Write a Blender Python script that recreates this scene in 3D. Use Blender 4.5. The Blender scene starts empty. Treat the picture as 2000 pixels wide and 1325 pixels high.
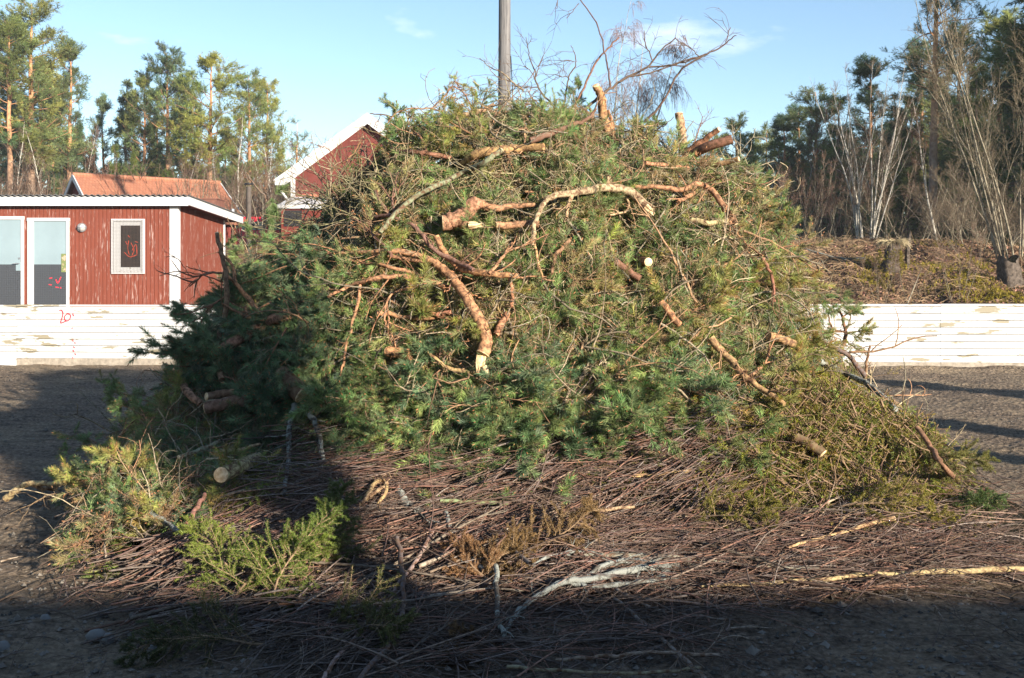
import bpy, math, random
import numpy as np
from mathutils import Vector
random.seed(11)
rng = np.random.default_rng(11)
sc = bpy.context.scene
R = math.radians

# ------------------------------------------------------------------ camera, sky, sun, exposure
F, EYE, HOR = 2000.0, 1.7, 530.0        # focal length in photo pixels, eye height, horizon row (photo pixels)
cam_d = bpy.data.cameras.new("camera"); cam = bpy.data.objects.new("camera", cam_d)
sc.collection.objects.link(cam); sc.camera = cam
cam.location = (0, 0, EYE); cam.rotation_euler = (R(90), 0, 0)
cam_d.sensor_width = 36; cam_d.lens = 36; cam_d.shift_y = -(662.5 - HOR) / 2000
cam_d.clip_start = 0.1; cam_d.clip_end = 3000

SUN_EL, SUN_AZ = 15.5, 40.0             # azimuth: degrees to the right of straight behind the camera
sd = Vector((math.sin(R(SUN_AZ)) * math.cos(R(SUN_EL)), -math.cos(R(SUN_AZ)) * math.cos(R(SUN_EL)), math.sin(R(SUN_EL))))
w = bpy.data.worlds.new("World"); sc.world = w; w.use_nodes = True
nt = w.node_tree; nt.nodes.clear()
wo = nt.nodes.new("ShaderNodeOutputWorld"); bg = nt.nodes.new("ShaderNodeBackground")
sky = nt.nodes.new("ShaderNodeTexSky"); sky.sky_type = 'NISHITA'; sky.sun_disc = False
sky.sun_elevation = R(SUN_EL); sky.sun_rotation = R(180 - SUN_AZ)
sky.air_density = 1.0; sky.dust_density = 0.08; sky.ozone_density = 2.2; sky.altitude = 100
tc = nt.nodes.new("ShaderNodeTexCoord"); mp = nt.nodes.new("ShaderNodeMapping"); mp.inputs['Scale'].default_value = (1.6, 1.6, 5.5)
mp.inputs['Location'].default_value = (0.35, 0.1, 0.22)
no = nt.nodes.new("ShaderNodeTexNoise"); no.inputs['Scale'].default_value = 3.2; no.inputs['Detail'].default_value = 7; no.inputs['Roughness'].default_value = 0.55
cr = nt.nodes.new("ShaderNodeValToRGB"); cr.color_ramp.elements[0].position = 0.585; cr.color_ramp.elements[1].position = 0.80
cr.color_ramp.elements[1].color = (0.6, 0.6, 0.6, 1)
mx = nt.nodes.new("ShaderNodeMix"); mx.data_type = 'RGBA'
nt.links.new(tc.outputs['Generated'], mp.inputs[0]); nt.links.new(mp.outputs[0], no.inputs['Vector'])
nt.links.new(no.outputs[0], cr.inputs[0]); nt.links.new(cr.outputs[0], mx.inputs[0])
nt.links.new(sky.outputs[0], mx.inputs[6]); mx.inputs[7].default_value = (8.2, 8.0, 8.8, 1)
nt.links.new(mx.outputs[2], bg.inputs[0]); bg.inputs[1].default_value = 0.084
nt.links.new(bg.outputs[0], wo.inputs[0])
sl = bpy.data.lights.new("sun", 'SUN'); sun = bpy.data.objects.new("sun", sl); sc.collection.objects.link(sun)
sl.energy = 5.0; sl.angle = R(0.55); sl.color = (1.0, 0.90, 0.76)
sun.rotation_euler = sd.to_track_quat('Z', 'Y').to_euler()
sc.view_settings.view_transform = 'Standard'; sc.view_settings.look = 'None'
sc.view_settings.exposure = 1.42; sc.view_settings.gamma = 1.0
sc.cycles.max_bounces = 6; sc.cycles.transparent_max_bounces = 4; sc.cycles.volume_bounces = 0

# ------------------------------------------------------------------ helpers: materials
def nmat(name, rough=0.8, spec=0.3):
    m = bpy.data.materials.new(name); m.use_nodes = True
    n = m.node_tree.nodes; p = n['Principled BSDF']
    p.inputs['Roughness'].default_value = rough; p.inputs['Specular IOR Level'].default_value = spec
    return m, m.node_tree, p
def ND(nt, t, **k):
    n = nt.nodes.new(t)
    for a, b in k.items():
        if a in n.inputs: n.inputs[a].default_value = b
        else: setattr(n, a, b)
    return n
def coords(nt, scale=(1, 1, 1), kind='Object'):
    t = nt.nodes.new("ShaderNodeTexCoord"); m = nt.nodes.new("ShaderNodeMapping"); m.inputs['Scale'].default_value = scale
    nt.links.new(t.outputs[kind], m.inputs[0]); return m.outputs[0]
def noise(nt, vec, scale, detail=5, rough=0.6):
    n = ND(nt, "ShaderNodeTexNoise", Scale=scale, Detail=detail, Roughness=rough); nt.links.new(vec, n.inputs['Vector']); return n.outputs[0]
def ramp(nt, src, stops):
    r = nt.nodes.new("ShaderNodeValToRGB"); e = r.color_ramp.elements
    while len(e) < len(stops): e.new(0.5)
    for el, (p, c) in zip(e, stops):
        el.position = p; el.color = (c if isinstance(c, tuple) else (c, c, c)) + (1,)
    nt.links.new(src, r.inputs[0]); return r.outputs[0]
def mix(nt, fac, a, b, blend='MIX'):
    m = nt.nodes.new("ShaderNodeMix"); m.data_type = 'RGBA'; m.blend_type = blend
    for s, i in ((fac, 0), (a, 6), (b, 7)):
        if isinstance(s, (int, float)): m.inputs[i].default_value = s
        elif isinstance(s, tuple): m.inputs[i].default_value = s + (1,)
        else: nt.links.new(s, m.inputs[i])
    return m.outputs[2]
def bump(nt, p, h, strength=0.5, dist=0.02):
    b = ND(nt, "ShaderNodeBump", Strength=strength, Distance=dist); nt.links.new(h, b.inputs['Height']); nt.links.new(b.outputs[0], p.inputs['Normal'])
def attr(nt):
    a = nt.nodes.new("ShaderNodeAttribute"); a.attribute_name = 'col'; return a.outputs['Color']
def plain(name, col, rough=0.7, spec=0.3, var=0.25, scale=9, metal=0.0, bmp=0.15):
    m, t, p = nmat(name, rough, spec); v = coords(t); n = noise(t, v, scale, 6)
    c = ramp(t, n, [(0.3, tuple(x * (1 - var) for x in col)), (0.7, tuple(min(1, x * (1 + var)) for x in col))])
    t.links.new(c, p.inputs['Base Color']); p.inputs['Metallic'].default_value = metal
    if bmp: bump(t, p, n, bmp, 0.01)
    return m
def needle_mat(name, trans=0.3):
    m, t, p = nmat(name, 0.5, 0.35)
    oi = t.nodes.new("ShaderNodeObjectInfo")
    hs = t.nodes.new("ShaderNodeHueSaturation")
    a = ND(t, "ShaderNodeMapRange"); t.links.new(oi.outputs['Random'], a.inputs[0]); a.inputs[3].default_value = 0.78; a.inputs[4].default_value = 1.2
    b = ND(t, "ShaderNodeMapRange"); t.links.new(oi.outputs['Random'], b.inputs[0]); b.inputs[3].default_value = 0.515; b.inputs[4].default_value = 0.485
    t.links.new(a.outputs[0], hs.inputs['Value']); t.links.new(b.outputs[0], hs.inputs['Hue'])
    t.links.new(attr(t), hs.inputs['Color']); t.links.new(hs.outputs[0], p.inputs['Base Color'])
    tr = t.nodes.new("ShaderNodeBsdfTranslucent"); t.links.new(hs.outputs[0], tr.inputs[0])
    ms = t.nodes.new("ShaderNodeMixShader"); ms.inputs[0].default_value = trans
    t.links.new(p.outputs[0], ms.inputs[1]); t.links.new(tr.outputs[0], ms.inputs[2]); t.links.new(ms.outputs[0], t.nodes['Material Output'].inputs[0])
    return m
def bark_mat(name, dark=(0.05, 0.035, 0.025), lo=0.42, hi=0.62, scale=26, rough=0.85):
    m, t, p = nmat(name, rough, 0.2); v = coords(t, (1, 1, 1))
    n = noise(t, v, scale, 8, 0.65); n2 = noise(t, v, scale * 0.25, 3)
    c = mix(t, ramp(t, n, [(lo, 1.0), (hi, 0.0)]), attr(t), dark)
    c = mix(t, ramp(t, n2, [(0.35, 0.0), (0.75, 0.5)]), c, mix(t, 0.55, c, (0.22, 0.16, 0.10)))
    t.links.new(c, p.inputs['Base Color']); bump(t, p, n, 0.6, 0.006); return m
def lichen_mat(name, base=(0.10, 0.085, 0.07), lich=(0.30, 0.31, 0.27), thr=0.5):
    m, t, p = nmat(name, 0.95, 0.1); v = coords(t)
    n = noise(t, v, 30, 6, 0.7); n2 = noise(t, v, 5, 3)
    s = ND(t, "ShaderNodeMath", operation='ADD'); t.links.new(n, s.inputs[0]); t.links.new(n2, s.inputs[1])
    c = mix(t, ramp(t, s.outputs[0], [(thr * 2 - 0.06, 0.0), (thr * 2 + 0.04, 1.0)]), base, lich)
    t.links.new(c, p.inputs['Base Color']); bump(t, p, n, 1.0, 0.02); return m

M = {}
M['needle'] = needle_mat('pine_needles', 0.28)
M['leaf'] = needle_mat('tree_foliage', 0.42)
M['bark'] = bark_mat('pine_bark', (0.11, 0.055, 0.03), 0.40, 0.60, 34)
M['twig'] = bark_mat('twig_bark', (0.07, 0.045, 0.03), 0.35, 0.55, 40)
M['tree_bark'] = bark_mat('tree_bark', (0.10, 0.06, 0.04), 0.3, 0.6, 5)
M['lichen'] = lichen_mat('lichen_bark')
M['birch'] = lichen_mat('birch_bark', (0.10, 0.085, 0.07), (0.42, 0.39, 0.33), 0.46)
M['stem'] = lichen_mat('pale_stem_bark', (0.12, 0.10, 0.07), (0.27, 0.235, 0.17), 0.49)
m, t, p = nmat('fresh_cut_wood', 0.75, 0.2); v = coords(t)
wv = ND(t, "ShaderNodeTexNoise", Scale=45.0, Detail=4.0); t.links.new(v, wv.inputs['Vector'])
t.links.new(ramp(t, wv.outputs[0], [(0.3, (0.50, 0.30, 0.14)), (0.62, (0.80, 0.60, 0.36))]), p.inputs['Base Color']); bump(t, p, wv.outputs[0], 0.3, 0.004); M['cut'] = m
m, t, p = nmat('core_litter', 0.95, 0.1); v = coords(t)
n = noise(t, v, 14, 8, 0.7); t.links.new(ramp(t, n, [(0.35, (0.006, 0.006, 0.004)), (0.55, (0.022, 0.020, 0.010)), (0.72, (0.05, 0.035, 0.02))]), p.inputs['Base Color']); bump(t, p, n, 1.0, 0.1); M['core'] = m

# ------------------------------------------------------------------ helpers: meshes
class MB:
    def __init__(s): s.v = []; s.q = []; s.t = []; s.mq = []; s.mt = []; s.c = []; s.n = 0
    def add(s, V, Q=None, T=None, mat=0, col=(1, 1, 1)):
        V = np.asarray(V, float).reshape(-1, 3); k = len(V)
        c = np.asarray(col, float)
        if c.ndim == 1: c = np.tile(c[:3], (k, 1))
        s.v.append(V); s.c.append(c)
        if Q is not None and len(Q): Q = np.asarray(Q, int).reshape(-1, 4) + s.n; s.q.append(Q); s.mq.append(np.full(len(Q), mat))
        if T is not None and len(T): T = np.asarray(T, int).reshape(-1, 3) + s.n; s.t.append(T); s.mt.append(np.full(len(T), mat))
        s.n += k
    def box(s, x0, x1, y0, y1, z0, z1, mat=0, col=(1, 1, 1), rot=0, org=(0, 0, 0)):
        V = np.array([[x, y, z] for z in (z0, z1) for y in (y0, y1) for x in (x0, x1)], float)
        if rot: c_, s_ = math.cos(rot), math.sin(rot); V = np.stack([V[:, 0] * c_ - V[:, 1] * s_, V[:, 0] * s_ + V[:, 1] * c_, V[:, 2]], 1)
        V = V + np.array(org)
        s.add(V, [[0, 2, 3, 1], [4, 5, 7, 6], [0, 1, 5, 4], [2, 6, 7, 3], [0, 4, 6, 2], [1, 3, 7, 5]], mat=mat, col=col)
    def tubes(s, P, Rr, sides=4, mat=0, col=(1, 1, 1), cap=False):
        P = np.asarray(P, float); Rr = np.asarray(Rr, float)
        if P.ndim == 2: P = P[None]; Rr = Rr[None]
        N, K, _ = P.shape
        if N == 0: return
        T = np.gradient(P, axis=1); T /= np.linalg.norm(T, axis=2, keepdims=True) + 1e-9
        mean = np.abs(P[:, -1] - P[:, 0]); ref = np.zeros((N, 3)); ref[np.arange(N), np.argmin(mean, axis=1)] = 1
        U = np.cross(T, ref[:, None, :]); U /= np.linalg.norm(U, axis=2, keepdims=True) + 1e-9
        W = np.cross(T, U)
        a = np.linspace(0, 2 * np.pi, sides, endpoint=False)
        ring = P[:, :, None, :] + Rr[:, :, None, None] * (np.cos(a)[None, None, :, None] * U[:, :, None, :] + np.sin(a)[None, None, :, None] * W[:, :, None, :])
        idx = np.arange(N * K * sides).reshape(N, K, sides); nx = np.roll(idx, -1, axis=2)
        Q = np.stack([idx[:, :-1], nx[:, :-1], nx[:, 1:], idx[:, 1:]], -1).reshape(-1, 4)
        c = np.asarray(col, float)
        if c.ndim == 2: c = np.repeat(c, K * sides, axis=0)
        s.add(ring.reshape(-1, 3), Q, mat=mat, col=c)
        if cap:
            for i in range(N):
                for e in (0, K - 1):
                    V = np.vstack([ring[i, e], P[i, e][None]]); k = sides
                    s.add(V, T=[[j, (j + 1) % k, k] for j in range(k)], mat=mat, col=(c if c.ndim == 1 else c[i * K * sides]))
    def needles(s, B, D, L, n, nl, w, mat=0, col=(1, 1, 1), a0=0.45, a1=1.1, t0=0.05, droop=0.0, rg=None, var=0.25):
        rg = rg or rng; N = len(B)
        if N == 0: return
        D = D / (np.linalg.norm(D, axis=1, keepdims=True) + 1e-9)
        ref = np.where(np.abs(D[:, 2:3]) < 0.8, [[0, 0, 1.]], [[1., 0, 0]])
        U = np.cross(D, ref); U /= np.linalg.norm(U, axis=1, keepdims=True); W = np.cross(D, U)
        tt = rg.uniform(t0, 1, (N, n)); ph = rg.uniform(0, 2 * np.pi, (N, n)); al = a0 + (a1 - a0) * (1 - tt ** 2) + rg.normal(0, 0.12, (N, n))
        base = B[:, None] + D[:, None] * (L[:, None] * tt)[..., None]
        rad = np.cos(ph)[..., None] * U[:, None] + np.sin(ph)[..., None] * W[:, None]
        nd = D[:, None] * np.cos(al)[..., None] + rad * np.sin(al)[..., None]; nd[..., 2] -= droop
        ll = nl * rg.uniform(0.7, 1.15, (N, n))
        side = np.cross(nd, rg.normal(0, 1, (N, n, 3))); side /= np.linalg.norm(side, axis=2, keepdims=True) + 1e-9
        V = np.stack([base - side * w / 2, base + side * w / 2, base + nd * ll[..., None]], 2)
        c = np.asarray(col, float)
        if c.ndim == 1: c = np.tile(c, (N, 1))
        c = c[:, None, :] * rg.uniform(1 - var, 1 + var, (N, n, 1)); c = np.repeat(c.reshape(-1, 3), 3, axis=0)
        s.add(V.reshape(-1, 3), T=np.arange(N * n * 3).reshape(-1, 3), mat=mat, col=c)
    def mesh(s, name, mats, smooth=True, origin=(0, 0, 0)):
        V = np.vstack(s.v) - np.array(origin); C = np.vstack(s.c)
        Q = np.vstack(s.q) if s.q else np.zeros((0, 4), int); T = np.vstack(s.t) if s.t else np.zeros((0, 3), int)
        me = bpy.data.meshes.new(name); me.vertices.add(len(V)); me.vertices.foreach_set('co', V.astype(np.float32).ravel())
        me.loops.add(Q.size + T.size); me.loops.foreach_set('vertex_index', np.concatenate([Q.ravel(), T.ravel()]).astype(np.int32))
        me.polygons.add(len(Q) + len(T))
        me.polygons.foreach_set('loop_start', np.concatenate([np.arange(len(Q)) * 4, Q.size + np.arange(len(T)) * 3]).astype(np.int32))
        mi = np.concatenate((s.mq + s.mt) or [np.zeros(0)]).astype(np.int32); me.polygons.foreach_set('material_index', mi)
        me.polygons.foreach_set('use_smooth', np.full(len(mi), smooth))
        me.update(calc_edges=True)
        ca = me.color_attributes.new('col', 'FLOAT_COLOR', 'POINT'); ca.data.foreach_set('color', np.hstack([np.clip(C, 0, 1), np.ones((len(C), 1))]).astype(np.float32).ravel())
        for m_ in (mats if isinstance(mats, (list, tuple)) else [mats]): me.materials.append(m_)
        return me
    def obj(s, name, mats, parent=None, smooth=False, loc=(0, 0, 0)):
        """vertices are given in the parent's frame (world frame when top-level)"""
        o = bpy.data.objects.new(name, s.mesh(name, mats, smooth, loc)); sc.collection.objects.link(o); o.location = loc
        if parent: o.parent = parent
        return o
def tag(o, label=None, cat=None, group=None, kind=None):
    for k, v_ in (('label', label), ('category', cat), ('group', group), ('kind', kind)):
        if v_: o[k] = v_
    return o
def empty(name, loc, label, cat, group=None, rz=0):
    o = bpy.data.objects.new(name, None); sc.collection.objects.link(o); o.location = loc; o.rotation_euler = (0, 0, rz); o.empty_display_size = 0.2
    return tag(o, label, cat, group)
def copy_thing(o):
    c = o.copy(); sc.collection.objects.link(c)
    for ch in list(o.children):
        d = ch.copy(); sc.collection.objects.link(d); d.parent = c
    return c
def unit(v_): return v_ / (np.linalg.norm(v_, axis=-1, keepdims=True) + 1e-9)
def walk(P0, D0, L, K, curl=0.15, bend=0.3, grav=0.0, rg=None):
    rg = rg or rng; N = len(P0); D = unit(D0); P = [P0]; ax = unit(rg.normal(0, 1, (N, 3))) * rg.uniform(-1, 1, (N, 1)) * bend
    st = (np.asarray(L) / (K - 1))[:, None] if np.ndim(L) else L / (K - 1)
    for i in range(K - 1):
        D = unit(D + np.cross(ax, D) / (K - 1) * 2 + rg.normal(0, curl, (N, 3)) + np.array([0, 0, -grav / (K - 1)]))
        P.append(P[-1] + D * st)
    return np.stack(P, 1)
def kids(P, m, t0, t1, ang0, ang1, rg=None):
    rg = rg or rng; N, K, _ = P.shape; tt = rg.uniform(t0, t1, (N, m)) * (K - 1); i = np.minimum(tt.astype(int), K - 2); f = (tt - i)[..., None]
    n_ = np.arange(N)[:, None]; A = P[n_, i]; B = P[n_, i + 1]; base = A * (1 - f) + B * f; T = unit(B - A)
    rnd = unit(np.cross(T, rg.normal(0, 1, (N, m, 3)))); a = rg.uniform(ang0, ang1, (N, m, 1))
    return base.reshape(-1, 3), (T * np.cos(a) + rnd * np.sin(a)).reshape(-1, 3), (tt / (K - 1)).ravel()
def taper(r0, r1, K): return np.asarray(r0)[:, None] * np.linspace(1, r1, K)[None]
def W3(px, py, d): return np.array([(px - 1000) / F * d, d, EYE + (HOR - py) / F * d])
def spline(pts, k):
    P = np.array(pts, float); n = len(P)
    if n < 3: 
        t_ = np.linspace(0, 1, k * max(1, n - 1) + 1)[:, None]; return P[0] * (1 - t_) + P[-1] * t_
    E = np.vstack([2 * P[0] - P[1], P, 2 * P[-1] - P[-2]]); out = []
    for i in range(n - 1):
        a, b, c, d = E[i:i + 4]
        for t_ in np.linspace(0, 1, k, endpoint=False):
            out.append(0.5 * (2 * b + (c - a) * t_ + (2 * a - 5 * b + 4 * c - d) * t_ ** 2 + (3 * b - a - 3 * c + d) * t_ ** 3))
    out.append(P[-1]); return np.array(out)
def vnoise(x, y, s, seed=0):
    r = np.random.default_rng(1000 + seed); o = 0
    for k in range(6):
        a, b, p1 = r.uniform(-1, 1, 3); f = s * (1 + k * 0.45)
        o = o + np.sin(f * (a * x + b * y) * 2 + p1 * 9) * np.cos(f * (b * x - a * y) * 1.7 + p1 * 5)
    return o / 3.0

# ------------------------------------------------------------------ ground
def board_y(x): return 18.1 - 0.054 * x
def ss(a, b, v_): u = np.clip((v_ - a) / (b - a), 0, 1); return u * u * (3 - 2 * u)
def ground_h(x, y):
    x = np.asarray(x, float); y = np.asarray(y, float); yb = board_y(x)
    rink = 0.018 * vnoise(x, y, 1.1, 1) + 0.012 * vnoise(x, y, 3.7, 2) + 0.10 * np.exp(-((y - yb + 0.1) / 0.35) ** 2) * (0.7 + 0.4 * vnoise(x, y, 1.0, 3)) * ss(-2, 6, x) * 0.9
    left = 0.85 * ss(0.15, 1.5, y - yb) + 1.7 * ss(27.5, 32.5, y) - 0.45 * ss(34.5, 38, y)
    mound = 0.95 * ss(0.12, 0.5, y - yb) + 0.38 * ss(0.3, 2.5, y - yb) + 1.05 * ss(1.2, 7.2, y - yb) - 0.6 * ss(27, 36, y) + 0.12 * vnoise(x, y, 0.8, 4) + 0.05 * vnoise(x, y, 3.0, 5)
    mound = mound - 0.35 * ss(10, 14, x) * ss(20, 24, y)
    k = ss(2.5, 6.5, x)
    h = np.where(y > yb + 0.1, left * (1 - k) + mound * k, rink)
    far = ss(60, 200, y) * 1.5
    return h + far
def gz(x, y): return float(ground_h(x, y))
xs = np.unique(np.concatenate([np.linspace(-160, -22, 30), np.linspace(-22, -9, 60), np.linspace(-9, 16, 340), np.linspace(16, 160, 36)]))
ys = np.unique(np.concatenate([np.linspace(-60, 3, 24), np.linspace(3, 18, 260), np.linspace(18, 29, 130), np.linspace(29, 45, 40), np.linspace(45, 260, 30), [600, 1500]]))
X, Y = np.meshgrid(xs, ys); Z = ground_h(X, Y)
near = (Y > 3) & (Y < 29) & (np.abs(X) < 16)
Z = Z + np.where(near & (Y < 17.5), np.random.default_rng(5).normal(0, 0.006, X.shape), 0) + np.where(near & (Y > 18.8), np.random.default_rng(6).normal(0, 0.018, X.shape), 0)
g = MB(); nx_, ny_ = len(xs), len(ys); I = np.arange(nx_ * ny_).reshape(ny_, nx_)
g.add(np.stack([X, Y, Z], -1).reshape(-1, 3), np.stack([I[:-1, :-1], I[:-1, 1:], I[1:, 1:], I[1:, :-1]], -1).reshape(-1, 4))
m, t, p = nmat('ground_soil', 0.95, 0.12); v = coords(t)
n1 = noise(t, v, 0.8, 8, 0.62); n2 = noise(t, v, 28, 8, 0.72); n3 = noise(t, coords(t, (0.35, 2.2, 1)), 2.2, 6, 0.65)
soil = ramp(t, n2, [(0.34, (0.05, 0.038, 0.027)), (0.50, (0.175, 0.132, 0.095)), (0.66, (0.34, 0.26, 0.19))])
warm = ramp(t, n2, [(0.3, (0.12, 0.09, 0.06)), (0.7, (0.42, 0.325, 0.22))])
rk = mix(t, ramp(t, n1, [(0.45, 0.0), (0.62, 0.8)]), soil, warm)
rk = mix(t, ramp(t, n3, [(0.5, 0.0), (0.66, 0.55)]), rk, (0.05, 0.038, 0.03))
lf = ND(t, "ShaderNodeTexVoronoi", Scale=17.0); t.links.new(v, lf.inputs['Vector'])
litter = mix(t, ramp(t, lf.outputs['Color'], [(0.2, 0.0), (0.8, 1.0)]), (0.075, 0.042, 0.025), (0.27, 0.165, 0.10))
litter = mix(t, ramp(t, n2, [(0.42, 0.75), (0.56, 0.0)]), litter, (0.03, 0.018, 0.012))
litter = mix(t, ramp(t, noise(t, v, 1.3, 6), [(0.57, 0.0), (0.66, 0.85)]), litter, (0.12, 0.105, 0.02))
sep = t.nodes.new("ShaderNodeSeparateXYZ"); t.links.new(v, sep.inputs[0])
mr = ND(t, "ShaderNodeMath", operation='MULTIPLY_ADD'); t.links.new(sep.outputs[0], mr.inputs[0]); mr.inputs[1].default_value = 0.054; t.links.new(sep.outputs[1], mr.inputs[2])
msk = ND(t, "ShaderNodeMapRange"); t.links.new(mr.outputs[0], msk.inputs[0]); msk.inputs[1].default_value = 17.9; msk.inputs[2].default_value = 18.3
t.links.new(mix(t, msk.outputs[0], rk, litter), p.inputs['Base Color'])
ad = ND(t, "ShaderNodeMath", operation='ADD'); t.links.new(n2, ad.inputs[0]); t.links.new(lf.outputs['Distance'], ad.inputs[1]); bump(t, p, ad.outputs[0], 0.9, 0.05)
tag(g.obj('ground', m, smooth=True), kind='structure')

# loose stones and crumbs on the rink
rs = np.random.default_rng(21); N = 9000
d = 4.2 / (1 - rs.uniform(0, 1, N) * (1 - 4.2 / 17.6)); px = rs.uniform(-60, 2060, N); x = (px - 1000) / F * d
sz = 0.006 + 0.012 * rs.random(N) ** 3 + (rs.random(N) < 0.012) * rs.uniform(0.01, 0.03, N)
ico = np.array([[1, 0, 0], [-1, 0, 0], [0, 1, 0], [0, -1, 0], [0, 0, 0.7], [0, 0, -0.5]], float); tri = [[0, 2, 4], [2, 1, 4], [1, 3, 4], [3, 0, 4], [2, 0, 5], [1, 2, 5], [3, 1, 5], [0, 3, 5]]
V = ico[None] * sz[:, None, None] * rs.uniform(0.6, 1.4, (N, 6, 1)); V += np.stack([x, d, ground_h(x, d) + sz * 0.25], 1)[:, None]
sh = rs.uniform(0.05, 0.20, (N, 1)) * np.array([[1, 0.88, 0.74]]); b = MB()
b.add(V.reshape(-1, 3), T=(np.arange(N)[:, None, None] * 6 + np.array(tri)[None]).reshape(-1, 3), col=np.repeat(sh, 6, axis=0))
m, t, p = nmat('stone', 0.9, 0.2); t.links.new(attr(t), p.inputs['Base Color']); M['attr'] = m
tag(b.obj('gravel', m), 'loose pebbles and crumbs of soil scattered over the rink ground', 'gravel', kind='stuff')
# a few pale stones in the lower left, each its own
for i, (px_, py_, s_, lb) in enumerate([(188, 1245, .045, 'largest pale flat stone in the shaded lower left corner'), (212, 1252, .03, 'small grey stone beside the largest pale one in the lower left'),
        (88, 1215, .03, 'lone pale stone above the others in the lower left shade'), (6, 1268, .035, 'bluish stone at the very left edge of the ground'), (300, 1275, .028, 'small stone furthest right of the lower left stones')]):
    d_ = EYE * F / (py_ - HOR); c = W3(px_, py_, d_); b = MB(); a = np.linspace(0, 2 * np.pi, 9, endpoint=False)
    rr = s_ * rs.uniform(.75, 1.15, 9); V = [[c[0] + math.cos(q) * r_ * k, c[1] + math.sin(q) * r_ * .8 * k, z] for k, z in ((.8, -.01), (1, .012), (.55, .034)) for q, r_ in zip(a, rr)] + [[c[0], c[1], .038]]
    Q = [[l * 9 + j, l * 9 + (j + 1) % 9, (l + 1) * 9 + (j + 1) % 9, (l + 1) * 9 + j] for l in range(2) for j in range(9)]
    b.add(V, Q, [[18 + j, 18 + (j + 1) % 9, 27] for j in range(9)], col=(.17, .165, .155)); tag(b.obj('stone', M['attr'], smooth=True), lb, 'stone', 'stones in the lower left')

# ------------------------------------------------------------------ rink boards
def peel(name, paint, under, under2, streak, scale=2.2, lo=0.60, hi=0.63, rough=0.55, sub=0.0, seamz=None):
    m, t, p = nmat(name, rough, 0.35); v = coords(t, streak)
    n = noise(t, v, scale, 9, 0.62); n2 = noise(t, v, scale * 0.22, 3); ad = ND(t, "ShaderNodeMath", operation='MULTIPLY_ADD'); t.links.new(n2, ad.inputs[0]); ad.inputs[1].default_value = 0.5; t.links.new(n, ad.inputs[2])
    msk = ramp(t, ad.outputs[0], [(lo, 0.0), (hi, 1.0)])
    fine = noise(t, coords(t, streak), scale * 9, 6)
    und = mix(t, fine, under, under2)
    dirt = ramp(t, noise(t, coords(t), 1.1, 5), [(0.35, 1.0), (0.75, 0.82)])
    pc = mix(t, 1.0, paint, dirt, 'MULTIPLY')
    t.links.new(mix(t, msk, pc, und), p.inputs['Base Color'])
    inv = ND(t, "ShaderNodeMath", operation='SUBTRACT'); inv.inputs[0].default_value = 1.0; t.links.new(msk, inv.inputs[1]); bump(t, p, inv.outputs[0], 0.5, 0.003)
    return m
M['board'] = peel('peeling_white_boards', (0.54, 0.54, 0.53), (0.30, 0.26, 0.18), (0.20, 0.18, 0.13), (0.6, 1, 3.4), 3.2, 0.85, 0.865)
M['kick'] = plain('bare_grey_timber', (0.30, 0.26, 0.21), 0.85, 0.15, 0.3, 14)
M['trim'] = peel('white_trim_paint', (0.54, 0.54, 0.54), (0.30, 0.32, 0.27), (0.22, 0.20, 0.17), (2, 2, 1), 4, 0.93, 0.96)
fence = empty('rink_fence', (0, board_y(0), 0), 'long low fence of peeling white horizontal planks around the sandy rink', 'fence')
fa = math.atan(-0.054)
def fpt(s_, o_, z): return (s_ * math.cos(fa) - o_ * math.sin(fa), s_ * math.sin(fa) + o_ * math.cos(fa), z)   # fence frame: along, outward, up
edges = [-18.6, -15.4, -12.0, -9.0, -6.05, -5.62, -2.6, 0.4, 3.2, 5.4, 7.42, 10.4, 13.6, 17]
fz = lambda s_: 1.11 + 0.0025 * s_
for i in range(len(edges) - 1):
    a0, a1 = edges[i] + 0.003, edges[i + 1] - 0.003; b = MB(); kk = 8; z0 = 0.125; top = fz((a0 + a1) / 2) - 0.03
    for k in range(kk):
        h = (top - z0) / kk; off = random.uniform(-0.003, 0.003); lo_, hi_ = z0 + k * h, z0 + (k + 1) * h - 0.010
        V = [fpt(s_, o_, z) for z in (lo_, hi_) for o_ in (off, off + 0.03) for s_ in (a0, a1)]
        b.add(V, [[0, 2, 3, 1], [4, 5, 7, 6], [0, 1, 5, 4], [2, 6, 7, 3], [0, 4, 6, 2], [1, 3, 7, 5]])
    b.obj('plank_panel', M['board'], fence)
    b = MB(); V = [fpt(s_, o_, z) for z in (-0.05, z0 - 0.004) for o_ in (-0.012, 0.03) for s_ in (a0, a1)]
    b.add(V, [[0, 2, 3, 1], [4, 5, 7, 6], [0, 1, 5, 4], [2, 6, 7, 3], [0, 4, 6, 2], [1, 3, 7, 5]]); b.obj('kick_board', M['kick'] if i in (3, 4, 5, 9, 10, 11) else M['board'], fence)
    b = MB(); V = [fpt(s_, o_, z) for z in (top + 0.002, top + 0.032) for o_ in (-0.018, 0.10) for s_ in (a0, a1)]
    b.add(V, [[0, 2, 3, 1], [4, 5, 7, 6], [0, 1, 5, 4], [2, 6, 7, 3], [0, 4, 6, 2], [1, 3, 7, 5]]); b.obj('top_rail', M['board'], fence)
    b = MB()
    V = [fpt(s_, o_, z) for z in (-0.1, top) for o_ in (0.034, 0.13) for s_ in (a0, a0 + 0.09)]
    b.add(V, [[0, 2, 3, 1], [4, 5, 7, 6], [0, 1, 5, 4], [2, 6, 7, 3], [0, 4, 6, 2], [1, 3, 7, 5]]); b.obj('post', M['kick'], fence)
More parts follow.
